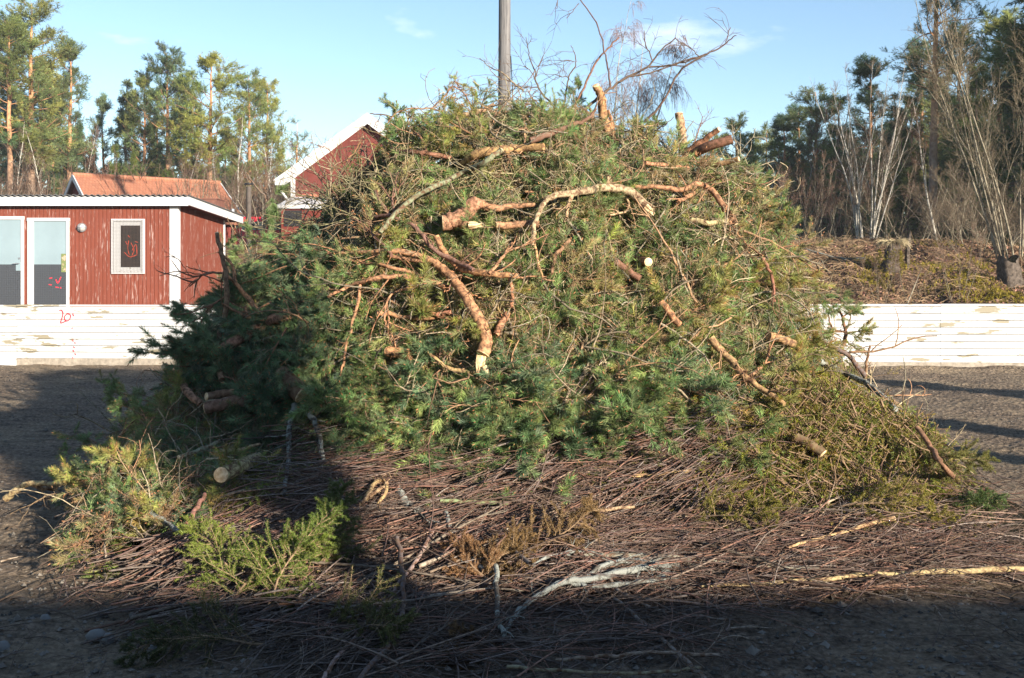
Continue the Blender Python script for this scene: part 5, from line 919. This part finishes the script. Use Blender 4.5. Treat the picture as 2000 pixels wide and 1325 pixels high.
L('pine_limb', 'short thick orange limb on the right slope above the olive brush', 'pine limb', [(1500, 656), (1525, 663), (1552, 673)], 8, 8, 'or', off=.08)
L('pine_log', 'dark reddish log with a pale cut end in the olive spruce brush', 'log', [(1552, 852), (1578, 867), (1606, 886)], 10, 10, 'dk', off=.03, cuts='b')
L('pine_log', 'log end with a round pale face in the dark hollow of the right face', 'log', [(1215, 505), (1240, 509), (1266, 512)], 9, 9, 'br', off=.10, cuts='b')
L('pine_limb', 'brown limb lying in the dark hollow below the pale log end', 'pine limb', [(1197, 508), (1220, 525), (1250, 545)], 7, 7, 'br', off=.05)
L('pine_log', 'sunlit orange log with a sawn end low on the left of the heap', 'log', [(432, 928), (465, 914), (503, 898)], 15, 14, 'pa', off=.12, cuts='a', wob=.03)
o = L('pine_limb', 'long thin orange branch reaching out over the ground at the far left', 'pine limb', [(12, 974), (35, 955), (60, 944), (110, 945), (170, 935), (205, 920), (235, 890), (262, 845)], 7, 3, 'pa', dep=(7.2, 7.15, 7.15, 7.1, 7.1, 7.1, 7.15, 7.2), subs=[([(62, 945), (85, 955), (112, 955)], 5, 4, (7.15, 7.2)), ([(205, 920), (220, 870), (245, 840)], 3, 2, (7.1, 7.1))], twigs=4, tl=.25)
splinter(o, 16, 972, 7.18, (-1, -.1, -.3), .03)
L('pine_limb', 'thick orange branch with a cut end jutting left from the shaded side', 'pine limb', [(414, 697), (440, 678), (470, 660), (520, 632), (560, 615)], 10, 12, 'or', dep=(7.5, 7.6, 7.9), cuts='a', subs=[([(520, 632), (500, 628), (490, 620)], 8, 6, (7.7, 7.7)), ([(520, 632), (490, 590), (465, 560), (440, 535)], 6, 3, (7.7, 7.5))], twigs=2)
L('pine_limb', 'tall crooked branch standing upright at the left edge of the heap', 'pine limb', [(424, 456), (432, 495), (442, 540), (443, 590), (430, 650), (424, 690), (433, 742)], 4, 6, 'br', dep=(7.4, 7.35, 7.4), cuts='a', subs=[([(441, 535), (400, 535), (370, 560)], 2.5, 1.3, (7.4, 7.5)), ([(443, 580), (410, 600), (385, 650)], 2.5, 1.3, (7.4, 7.5))], twigs=6, tl=.3)
L('pine_log', 'thin log with a bright orange sawn end sticking up above the left foot', 'log', [(322, 717), (340, 738), (362, 760), (392, 790)], 8, 7, 'or', dep=(7.6, 7.8, 8.2), cuts='a')
L('pine_log', 'small log with a round orange end beside the left edge of the shaded side', 'log', [(404, 775), (430, 770), (470, 765)], 8, 8, 'br', dep=(7.4, 7.6, 8.1), cuts='a')
L('pine_log', 'thicker brown log just below the small round ended one at the left', 'log', [(402, 797), (440, 788), (490, 778)], 12, 12, 'br', dep=(7.35, 7.6, 8.1), cuts='a')
L('pine_log', 'big log end facing the viewer in the shade below the left boughs', 'log', [(590, 770), (572, 755), (550, 730)], 20, 17, 'dk', dep=(7.1, 7.4, 7.9), cuts='a', wob=.03)
L('pine_log', 'short orange log stub in the middle left of the heap face', 'log', [(758, 687), (778, 689), (802, 694)], 11, 10, 'or', off=.09, cuts='a')
L('pine_limb', 'flaky pale orange limb lying on the top left of the crest', 'pine limb', [(860, 236), (890, 229), (930, 220), (965, 205)], 6, 4, 'pa', off=.12, cuts='a', twigs=3)
L('pine_limb', 'forked brown limb poking out beside the dark hollow upper left', 'pine limb', [(765, 290), (790, 297), (830, 300), (880, 308)], 4, 5, 'br', off=.1, subs=[([(835, 300), (822, 270), (815, 262)], 3, 2)], twigs=2)
L('pine_limb', 'orange limb hanging vertically left of the torn butt', 'pine limb', [(797, 580), (840, 612), (880, 610)], 5, 4, 'or', off=.08, twigs=2)
L('pine_limb', 'pale orange limb crossing behind the thick limb at mid height', 'pine limb', [(735, 612), (780, 618), (830, 622), (882, 612)], 5, 4, 'or', off=.05, twigs=2)
L('pine_limb', 'curved thin limb ending beside the torn butt of the thick limb', 'pine limb', [(820, 668), (850, 700), (885, 722), (935, 728)], 3, 4, 'pa', off=.12, twigs=3)
L('pine_limb', 'orange limb stub right of the torn butt', 'pine limb', [(968, 655), (980, 630), (992, 610)], 7, 6, 'or', off=.06)
L('pine_limb', 'small curved orange limb right of the thick limb', 'pine limb', [(1000, 600), (1000, 570), (995, 545)], 4, 3, 'or', off=.10)
L('pine_limb', 'thin vertical limb hanging in the middle of the upper face', 'pine limb', [(1045, 455), (1048, 500), (1060, 545)], 3, 2, 'pa', off=.12, twigs=2)
L('pine_limb', 'curved red brown limb left of the dark hollow', 'pine limb', [(1112, 470), (1085, 500), (1078, 535)], 4, 3, 'br', off=.10)
L('pine_limb', 'torn pale strip of a limb on the upper right shoulder', 'pine limb', [(1350, 430), (1385, 436), (1425, 430)], 6, 5, 'pa', off=.10)
L('pine_limb', 'orange limb lying low in the middle of the right shoulder', 'pine limb', [(1260, 318), (1310, 325), (1345, 330)], 4, 4, 'or', off=.1)
L('pine_limb', 'twisted red limb hanging along the right slope', 'pine limb', [(1490, 505), (1508, 540), (1513, 590)], 4, 2.5, 'br', off=.1, twigs=4, tl=.25)
L('pine_limb', 'curled bare branch standing out against the white fence at the right slope', 'pine limb', [(1640, 690), (1652, 660), (1648, 630), (1638, 605)], 4.5, 2, 'br', dep=(8.6, 8.6, 8.7), subs=[([(1650, 650), (1625, 640), (1618, 610), (1635, 598)], 2, 1.2, (8.6, 8.7)), ([(1645, 620), (1662, 610), (1655, 640)], 1.8, 1, (8.6, 8.7))], twigs=3, tl=.12)
L('pine_limb', 'dark crooked branch lying over the right slope below the curled one', 'pine limb', [(1560, 600), (1600, 660), (1650, 690), (1690, 735)], 3, 5, 'bl', off=.12, twigs=3)
L('pine_limb', 'small dark upright sprig on the right slope before the fence', 'pine limb', [(1690, 745), (1692, 710), (1700, 675)], 3.5, 2, 'br', dep=(8.5, 8.5, 8.5), twigs=5, tl=.14)
L('pine_log', 'thin pole sticking out of the right foot onto the ground', 'log', [(1790, 835), (1820, 875), (1850, 920), (1888, 952)], 5, 6, 'br', dep=(8.3, 8.2, 8.0, 7.9), cuts='')
L('pine_limb', 'mossy brown limb lying along the right slope edge', 'pine limb', [(1600, 705), (1650, 730), (1700, 755), (1750, 800)], 6, 5, 'gy', off=.08, mt='lichen', twigs=3)
L('lichen_branch', 'grey lichen covered branch in the middle of the apron', 'branch', [(778, 955), (795, 985), (825, 1003), (850, 1030)], 8, 7, 'gy', mt='lichen', off=.06, twigs=3)
L('lichen_branch', 'lichen branch hanging below the big shaded log end', 'branch', [(575, 790), (565, 840), (563, 900), (555, 965)], 6, 4, 'gy', mt='lichen', off=.10, twigs=4, tl=.2)
L('lichen_branch', 'second lichen branch right of the one below the log end', 'branch', [(590, 795), (612, 820), (625, 860), (632, 905)], 6, 4, 'gy', mt='lichen', off=.10, twigs=5, tl=.2)
M['lichen2'] = lichen_mat('thick_pale_lichen', (.13, .12, .10), (.27, .28, .25), .47)
L('lichen_branch', 'white lichen crusted branch arching along the shade line', 'branch', [(985, 1232), (1020, 1185), (1060, 1158), (1110, 1135), (1170, 1128), (1250, 1110), (1325, 1105)], 4, 8, 'gy', mt='lichen2', off=.10, subs=[([(1140, 1130), (1190, 1100), (1260, 1098), (1310, 1112)], 5, 7), ([(1100, 1135), (1160, 1145), (1240, 1140), (1300, 1128)], 4, 6), ([(1040, 1105), (1100, 1080), (1150, 1078), (1190, 1095)], 3, 4)], twigs=7, tl=.2)
L('lichen_branch', 'upright grey branch with lichen flecks in the shade at the bottom middle', 'branch', [(968, 1105), (970, 1160), (972, 1210), (985, 1240)], 5, 5, 'gy', mt='lichen', off=.14, twigs=3, tl=.2)
L('lichen_branch', 'lichen covered branch slanting under the brown spruce sprig', 'branch', [(870, 1000), (890, 1060), (925, 1100), (960, 1115)], 5, 5, 'gy', mt='lichen2', off=.07, twigs=4, tl=.2)
L('birch_branch', 'long pale straight stem lying along the right of the apron', 'branch', [(1370, 1146), (1500, 1138), (1650, 1128), (1800, 1118), (2020, 1110)], 3, 6, 'pa', off=.09, mt='bark', wob=.02)
L('birch_branch', 'long brown stem above the pale one on the right of the apron', 'branch', [(1140, 1085), (1300, 1088), (1450, 1103), (1600, 1112)], 5, 4, 'gy', off=.09, wob=.02, twigs=2)
L('birch_branch', 'pale stem slanting up right in front of the olive brush', 'branch', [(1540, 1070), (1640, 1040), (1745, 1013)], 3, 4.5, 'pa', off=.12, cuts='b', twigs=2)
L('birch_branch', 'short straight grey green stick lying level in the apron', 'branch', [(860, 978), (925, 981), (992, 983)], 4, 4, 'gn', off=.09, cuts='', wob=.02)
L('birch_branch', 'pale short stick level below the olive brush', 'branch', [(1140, 1000), (1200, 993), (1240, 990)], 3.5, 3, 'pa', off=.08)
L('birch_branch', 'pale curved stick in the olive brush', 'branch', [(1235, 930), (1300, 925), (1350, 918)], 3.5, 3, 'pa', off=.08)
L('birch_branch', 'long dark stem curving down to the bottom edge left of the middle', 'branch', [(775, 1050), (785, 1110), (788, 1180), (765, 1250), (700, 1330)], 5, 5, 'bl', off=.16, twigs=3)
L('birch_branch', 'bluish stem crossing to the bottom edge left of the dark curved one', 'branch', [(855, 1020), (790, 1130), (735, 1195), (655, 1290), (630, 1330)], 4, 4.5, 'gy', off=.12, twigs=3)
L('birch_branch', 'thin curved brown stem with a hooked end under the green spruce bough', 'branch', [(500, 1200), (560, 1180), (660, 1175), (725, 1210)], 2.5, 4, 'br', off=.10)
L('birch_branch', 'level grey stem on the shaded ground at the bottom right of the middle', 'branch', [(1085, 1288), (1170, 1284), (1270, 1276), (1405, 1280)], 3.5, 3.5, 'gy', off=.03, twigs=2)
L('birch_branch', 'lowest grey stem along the bottom edge', 'branch', [(990, 1302), (1120, 1312), (1250, 1315), (1370, 1305)], 3.5, 3, 'gy', off=.03, twigs=2)
L('birch_branch', 'grey stem slanting down right in the bottom shade', 'branch', [(1200, 1170), (1260, 1220), (1340, 1290), (1380, 1330)], 3, 4, 'gy', off=.05, twigs=2)
L('birch_branch', 'long thin stem with side twigs in the shade right of the lichen branch', 'branch', [(1190, 1130), (1215, 1160), (1300, 1195), (1420, 1210)], 4, 2, 'gy', off=.06, twigs=6)
L('birch_branch', 'short bleached stick lying on the left foot', 'branch', [(285, 993), (318, 1015), (352, 1042)], 4, 5, 'gy', off=.10, mt='lichen2')
L('birch_branch', 'red brown stub standing beside the bleached stick', 'branch', [(368, 1020), (385, 990), (400, 965)], 5, 4, 'rd', off=.10)
L('pine_limb', 'brown branch standing in the boughs at the left foot', 'pine limb', [(215, 965), (228, 945), (240, 920)], 6, 5, 'or', dep=(7.1, 7.1, 7.1))
L('birch_branch', 'pale stick with a cut tip above the sunlit log', 'branch', [(425, 882), (470, 878), (508, 868)], 3.5, 3, 'pa', off=.12, cuts='a')
L('birch_branch', 'brown stick with two pale broken ends left of the sunlit log', 'branch', [(350, 893), (390, 880), (430, 862)], 4, 4, 'gy', off=.12, cuts='a')
for nm, pts_ in [('twisted pale root like tangle of peeled wood left of the apron middle', [(715, 975), (730, 945), (748, 938), (755, 960), (738, 985)])]:
    L('peeled_branch', nm, 'branch', pts_, 5, 3, 'pa', off=.14, subs=[([(720, 970), (745, 955), (757, 945)], 4, 3), ([(705, 985), (728, 960), (750, 950)], 4, 2)], twigs=3, tl=.1)
# dark leafless branches standing against the sky
S = lambda lb, pts_, r0, r1, dep, subs=(), tw=6, col='bl', tl=.3: L('bare_branch', lb, 'branch', pts_, r0 * .72, r1 * .75, col, dep=dep, subs=[(q_[0], q_[1] * .75, q_[2] * .8) + tuple(q_[3:]) for q_ in subs], twigs=tw, tl=tl, wob=.04, sides=6)
S('longest bare branch curving far right into the sky', [(1258, 240), (1293, 202), (1325, 143), (1367, 112), (1400, 97), (1424, 80), (1438, 70)], 3.4, 1.2, (8.6, 8.4, 8.3), [([(1367, 112), (1350, 95), (1330, 84)], 1.5, .9, (8.4, 8.4)), ([(1418, 84), (1422, 65), (1427, 54)], 1.4, .8, (8.3, 8.3)), ([(1340, 130), (1300, 128), (1275, 138)], 1.6, 1, (8.4, 8.5))], 3)
S('bare branch with many twigs rising right across the weeping birch', [(1130, 226), (1170, 190), (1195, 171), (1227, 150), (1265, 131), (1290, 100), (1320, 74)], 4.5, 1.6, (8.6, 8.6, 8.5), [([(1265, 131), (1318, 127), (1367, 112)], 2.5, 1.3, (8.5, 8.4)), ([(1275, 120), (1262, 90), (1258, 60)], 1.8, 1, (8.5, 8.5)), ([(1230, 150), (1280, 140), (1330, 120), (1385, 105)], 2.5, 1.2, (8.5, 8.4)), ([(1318, 74), (1328, 82), (1332, 88)], 1.2, .8, (8.5, 8.5))], 6)
S('reddish bare stem leaning right in front of the birch', [(1106, 236), (1136, 182), (1160, 129), (1181, 101), (1209, 73)], 3.6, 1.8, (8.6, 8.6), (), 3, 'rd')
S('bare branch leaving the top edge of the photo', [(1192, 175), (1188, 140), (1181, 101), (1164, 45), (1132, -2)], 2.8, 1.5, (8.6, 8.5), [([(1131, 7), (1118, 22), (1106, 36)], 1.2, .8, (8.5, 8.5)), ([(1092, -10), (1089, 6), (1087, 18)], 1.2, .8, (8.5, 8.5))], 2)
S('bare twiggy branch right of the utility pole', [(1092, 220), (1052, 171), (1045, 140), (1034, 110), (1027, 73)], 2.8, .9, (8.7, 8.6), [([(1047, 150), (1053, 130), (1060, 112)], 1.4, .8, (8.6, 8.6)), ([(1047, 158), (1037, 140), (1023, 130)], 1.3, .8, (8.6, 8.6)), ([(1052, 171), (1020, 170), (998, 168)], 1.6, .9, (8.6, 8.6))], 5)
S('bare branch with a fan of twigs between pole and birch', [(1100, 215), (1108, 170), (1111, 150), (1124, 128), (1122, 105), (1115, 89)], 2.8, .9, (8.7, 8.6), [([(1122, 120), (1110, 118), (1102, 118)], 1.2, .8, (8.6, 8.6)), ([(1111, 150), (1095, 150), (1083, 146)], 1.3, .8, (8.6, 8.6))], 5)
S('thin branch bending left over the crest in front of the pole', [(1022, 178), (1000, 160), (985, 145), (960, 133), (937, 114)], 3, .9, (8.6, 8.6), [([(1000, 160), (970, 150), (955, 132)], 1.4, .8, (8.6, 8.6))], 4, 'gy')
S('arched bare branch low over the crest right of the pole', [(1180, 262), (1150, 222), (1105, 215), (1060, 250), (1030, 270)], 3, 3, (8.5, 8.5), (), 4, 'gn')
S('bare twiggy branch bridging the crest on the left', [(830, 225), (868, 190), (880, 172), (905, 180), (920, 210)], 2.6, 1.3, (8.6, 8.6), [([(880, 172), (888, 160), (898, 172)], 1.3, .8, (8.6, 8.6))], 8, 'br', .2)
S('thin branch crossing the sky above the barn ridge', [(722, 222), (745, 224), (775, 230), (800, 245)], 1.5, 2.4, (8.5, 8.5), [([(745, 224), (735, 240), (730, 250)], 1.2, .8, (8.5, 8.5))], 3, 'bl', .15)
S('arching branch over the upper left shoulder of the crest', [(752, 245), (775, 220), (810, 212), (850, 215), (880, 230)], 2, 2.4, (8.4, 8.5), (), 7, 'br', .2)
S('dark bare branches spread before the barn wall', [(650, 335), (690, 300), (705, 275), (700, 300), (715, 320)], 2, 1.5, (8.2, 8.4), [([(660, 320), (640, 290), (620, 285)], 1.5, .8, (8.3, 8.3))], 8, 'br', .22)
S('thin branches standing over the right shoulder', [(1345, 300), (1360, 270), (1368, 245), (1372, 228)], 2, 1, (8.6, 8.6), (), 7, 'br', .2)
S('spindly leafless branches on the crest behind the upright stub', [(1120, 260), (1150, 235), (1200, 245), (1255, 265), (1300, 290)], 2.4, 1.3, (8.8, 8.8), (), 9, 'br', .3)
S('thin bare twig pointing left before the shed window', [(440, 552), (400, 540), (350, 530), (312, 539)], 2.2, .9, (7.4, 7.4), [([(370, 538), (350, 510), (335, 500)], 1.1, .7, (7.4, 7.4))], 3, 'br', .15)
# branch with a needle tuft standing up left of the barn
o = S('crooked dark branch with one pine tuft standing left of the barn', [(528, 460), (520, 400), (518, 385), (500, 365), (481, 337)], 3.5, 2, (8.5, 8.5), [([(522, 440), (512, 425), (508, 415)], 3.5, 2.5, (8.5, 8.5))], 0)
def tufts(o, spots, green=GA, n=110, nl=.07, key='needles'):
    c = MB(); A = np.array([W3(a, q, d_) for a, q, d_, *_ in spots]) - np.array(o.location); D = np.array([v_[3] for v_ in spots], float); c.needles(A, D, np.full(len(A), .12), n, nl, .0036, col=np.array([green]), a0=.35, a1=.9, var=.3); return c.obj(key, M['needle'], o)
tufts(o, [(530, 385, 8.45, (.2, 0, -1)), (533, 395, 8.45, (.35, -.2, -1)), (526, 400, 8.45, (.15, -.1, -1)), (531, 412, 8.45, (0, 0, -1)), (536, 380, 8.45, (.5, 0, .4))], n=150, nl=.08)
# boughs that stick out of the outline, each its own
def single(label, px_, py_, d_, dr, s_, key='b', roll=0, up=(0, 0, 1)):
    me = BG[key][rl.integers(len(BG[key]))]; o = bpy.data.objects.new('pine_bough', me[0]); sc.collection.objects.link(o); o.matrix_world = orient(W3(px_, py_, d_), dr, up, s_, roll); tag(o, label, 'pine bough'); ch = bpy.data.objects.new('needles', me[1]); sc.collection.objects.link(ch); ch.parent = o
single('dark drooping bough hanging over the white fence at the left', 530, 590, 7.5, (-.75, -.1, -.45), .68); single('dark bough below the other one against the left fence', 540, 620, 7.4, (-.7, -.1, -.6), .6, roll=.6)
single('dark bough jutting left in front of the side wall of the shed', 560, 520, 7.6, (-1, 0, -.25), .5, roll=1); single('bough on the upper left corner of the shaded side', 600, 500, 7.9, (-1, -.1, .05), .55, 'a'); single('bough drooping before the red van', 640, 480, 8.2, (-1, -.1, -.05), .6, 'a', roll=.5)
single('large drooping bough on the shaded side over the dark gap', 560, 640, 7.1, (-.35, -.3, -.9), .7, roll=.3); single('bough hanging straight down above the big log end', 600, 640, 7.1, (-.1, -.2, -1), .75, roll=2)
single('deep shaded bough left of the thick orange branch', 500, 640, 7.5, (-.6, -.2, -.5), .6); single('dark green bough high on the right shoulder, lowest needles in shade', 1390, 365, 8.7, (.8, .2, -.55), .75, 'a'); single('big dark bough hanging from the right shoulder toward the woods', 1420, 390, 8.8, (.6, .3, -.8), .85, 'b'); single('shaded bough below the right shoulder', 1450, 430, 8.9, (.6, .2, -.6), .7, 'b', roll=1)
single('rounded bough top on the right shoulder', 1385, 345, 8.7, (.9, .1, -.1), .6, 'a'); single('bough reaching out right above the mound', 1540, 560, 8.6, (.8, 0, -.45), .6, 'a'); single('bough jutting right over the fence top', 1590, 640, 8.5, (.8, -.1, -.35), .55, 'c')
for i, (px_, py_, lb) in enumerate([(1010, 235, 'just right of the pole foot'), (930, 225, 'left of the pole foot'), (870, 230, 'on the left rise of the crest'), (790, 255, 'at the left corner of the crest'), (740, 290, 'before the barn ridge'), (1100, 245, 'below the fan of bare twigs'), (1220, 275, 'right of the tall upright stub'), (1290, 285, 'left of the flat sawn stub'), (1260, 300, 'under the longest bare branch'), (690, 340, 'before the barn wall')]):
    single('small pine bough poking up ' + lb, px_, py_ + 25, 8.7 if px_ > 760 else 8.5, (rl.uniform(-.6, .6), -.2, .75), .27 + .10 * (i % 3), 'a' if i % 2 else 'c', rl.uniform(0, 3))
single('green bough at the outer left end of the foot', 245, 930, 7.3, (-.9, -.3, -.1), .45, 'a'); single('green bough drooping at the lower left foot near the bleached stick', 330, 1000, 6.8, (-.7, -.4, -.15), .5, 'a'); single('small green sprig lifting from the left foot', 290, 840, 7.4, (-.5, 0, .6), .4, 'a'); single('green sprig lying left of the small logs', 340, 800, 7.5, (-.7, 0, .2), .5, 'a'); single('bough beside the bleached stick', 300, 1010, 6.7, (-.5, -.6, -.05), .4, 'c')
# bright spruce boughs in the foreground and one dead brown one
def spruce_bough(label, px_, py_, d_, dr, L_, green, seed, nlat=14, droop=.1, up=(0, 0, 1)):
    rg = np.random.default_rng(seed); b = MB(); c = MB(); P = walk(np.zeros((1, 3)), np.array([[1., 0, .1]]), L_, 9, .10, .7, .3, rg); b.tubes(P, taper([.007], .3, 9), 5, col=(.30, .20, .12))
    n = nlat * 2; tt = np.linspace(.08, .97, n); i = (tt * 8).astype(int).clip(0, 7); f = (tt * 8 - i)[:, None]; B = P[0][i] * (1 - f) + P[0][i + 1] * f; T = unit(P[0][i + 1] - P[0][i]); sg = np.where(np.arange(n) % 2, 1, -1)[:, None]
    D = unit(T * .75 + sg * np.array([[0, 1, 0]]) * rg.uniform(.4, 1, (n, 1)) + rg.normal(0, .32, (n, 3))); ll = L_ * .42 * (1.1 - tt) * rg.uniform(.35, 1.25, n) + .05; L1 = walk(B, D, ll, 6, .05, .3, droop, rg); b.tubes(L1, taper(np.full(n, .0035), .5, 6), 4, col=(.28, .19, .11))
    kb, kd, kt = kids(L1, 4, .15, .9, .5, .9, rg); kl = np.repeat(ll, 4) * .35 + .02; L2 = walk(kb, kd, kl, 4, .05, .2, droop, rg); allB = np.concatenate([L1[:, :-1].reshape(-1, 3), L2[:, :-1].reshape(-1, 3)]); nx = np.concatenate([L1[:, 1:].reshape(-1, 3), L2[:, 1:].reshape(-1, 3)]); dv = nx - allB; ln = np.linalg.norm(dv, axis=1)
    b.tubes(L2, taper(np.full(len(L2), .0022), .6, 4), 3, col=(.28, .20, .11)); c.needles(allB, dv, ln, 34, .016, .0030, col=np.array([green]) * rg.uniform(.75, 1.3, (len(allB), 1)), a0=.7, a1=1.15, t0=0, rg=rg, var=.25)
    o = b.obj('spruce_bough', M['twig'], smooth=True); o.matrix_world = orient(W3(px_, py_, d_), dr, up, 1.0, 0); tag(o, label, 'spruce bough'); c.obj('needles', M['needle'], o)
SG = (.15, .20, .035); dh = lambda a, c, o_=.08: float(hit([a], [c])[0]) - o_
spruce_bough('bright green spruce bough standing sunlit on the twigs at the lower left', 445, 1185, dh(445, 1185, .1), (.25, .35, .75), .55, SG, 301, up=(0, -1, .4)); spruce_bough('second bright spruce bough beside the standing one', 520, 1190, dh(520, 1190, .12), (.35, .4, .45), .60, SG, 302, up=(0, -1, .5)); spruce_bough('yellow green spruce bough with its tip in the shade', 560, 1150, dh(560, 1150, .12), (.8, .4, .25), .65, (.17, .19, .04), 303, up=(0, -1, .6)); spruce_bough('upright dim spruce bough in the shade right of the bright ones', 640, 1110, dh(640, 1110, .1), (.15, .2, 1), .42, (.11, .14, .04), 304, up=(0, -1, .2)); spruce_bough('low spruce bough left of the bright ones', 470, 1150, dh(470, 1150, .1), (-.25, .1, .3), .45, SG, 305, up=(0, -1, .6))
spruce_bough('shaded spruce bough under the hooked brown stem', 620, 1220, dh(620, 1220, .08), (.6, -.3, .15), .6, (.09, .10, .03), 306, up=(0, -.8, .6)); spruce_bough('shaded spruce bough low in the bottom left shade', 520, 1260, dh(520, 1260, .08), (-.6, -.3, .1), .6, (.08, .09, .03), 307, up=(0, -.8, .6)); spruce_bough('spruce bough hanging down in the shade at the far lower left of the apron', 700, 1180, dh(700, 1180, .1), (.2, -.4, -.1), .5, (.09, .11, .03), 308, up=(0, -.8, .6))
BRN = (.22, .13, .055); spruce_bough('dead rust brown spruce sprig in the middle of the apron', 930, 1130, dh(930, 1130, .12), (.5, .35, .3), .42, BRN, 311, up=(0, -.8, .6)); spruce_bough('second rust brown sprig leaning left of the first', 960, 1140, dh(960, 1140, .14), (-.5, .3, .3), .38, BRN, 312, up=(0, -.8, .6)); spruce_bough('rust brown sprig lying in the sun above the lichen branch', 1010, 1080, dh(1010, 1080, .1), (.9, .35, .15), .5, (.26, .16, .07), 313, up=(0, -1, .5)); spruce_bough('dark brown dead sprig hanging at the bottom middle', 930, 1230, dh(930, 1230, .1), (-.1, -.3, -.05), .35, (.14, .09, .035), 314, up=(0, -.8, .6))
spruce_bough('feathery olive spruce bough drooping at the right edge of the brush', 1720, 780, dh(1720, 780, .12), (.35, -.2, -1), .7, (.16, .165, .04), 315, up=(0, -1, .2)); spruce_bough('feathery olive spruce bough left of the drooping right one', 1660, 780, dh(1660, 780, .12), (.3, -.2, -1), .75, (.17, .165, .035), 316, up=(0, -1, .2)); spruce_bough('olive bough fanning over the right foot', 1760, 850, dh(1760, 850, .1), (.45, -.2, -.7), .55, (.15, .155, .04), 317, up=(0, -1, .3)); spruce_bough('small green sprig lying apart on the ground at the right foot', 1850, 985, dh(1850, 985, .04), (.7, -.4, -.05), .35, (.09, .14, .04), 318); spruce_bough('yellow green spruce bough at the foot of the olive brush', 1640, 990, dh(1640, 990, .08), (.5, -.4, .1), .6, (.22, .20, .03), 319, up=(0, -.8, .6)); spruce_bough('yellow green bough in the brush middle', 1330, 1010, dh(1330, 1010, .08), (.5, -.3, .1), .55, (.20, .18, .03), 320, up=(0, -.8, .6))
# the columnar tree and the bare trunks outside the frame that shade the left of the pile and the ground at the right
def outside_tree(px_x, y_, H_, me, Hm, lb, wd, nm='spruce_tree', p2='crown'):
    o = empty(nm, (px_x, y_, 0), lb, 'tree'); s_ = H_ / Hm; o.scale = (s_ * wd, s_ * wd, s_)
    for n2, m2_ in zip(('trunk', p2), me): c = bpy.data.objects.new(n2, m2_); sc.collection.objects.link(c); c.parent = o
CT = pine_mesh(9, .05, 1.1, 170, G3, 181, 1.4, shape='spruce'); RC = pine_mesh(9, .64, 1.35, 90, G3, 182, 1.8, thick=4.2)
hx, hy = math.sin(R(SUN_AZ)), -math.cos(R(SUN_AZ)); T_ = 15.0
outside_tree(-2.62 + hx * T_, 7.6 + hy * T_, 1.85 + T_ * math.tan(R(SUN_EL)), RC, 9, 'round crowned pine behind the photographer, out of the frame', .66, 'pine_tree')
for i, (x_, y_, t2) in enumerate([(6.6, 14.6, 14), (4.9, 11.2, 13), (4.5, 9.4, 12)]):
    outside_tree(x_ + hx * t2, y_ + hy * t2, (t2 + 2.2) * math.tan(R(SUN_EL)), CT, 9, ('farthest', 'middle', 'nearest')[i] + ' of three young spruces outside the frame at the right of the rink', (1.4, 1.2, 1.0)[i])

# thin smoke and evening haze hanging in the whole place
b = MB(); b.box(-170, 170, -70, 270, -1.2, 24); hz = b.obj('haze', None or bpy.data.materials.new('haze_air')); tag(hz, 'thin bluish smoke haze over the place', 'haze', kind='stuff')
hm_ = hz.data.materials[0]; hm_.use_nodes = True; tn = hm_.node_tree; tn.nodes.clear(); ho = tn.nodes.new('ShaderNodeOutputMaterial'); hv = tn.nodes.new('ShaderNodeVolumePrincipled'); hv.inputs['Density'].default_value = 0.00055; hv.inputs['Color'].default_value = (.80, .88, 1, 1); hv.inputs['Anisotropy'].default_value = 0.0
tn.links.new(hv.outputs[0], ho.inputs['Volume'])
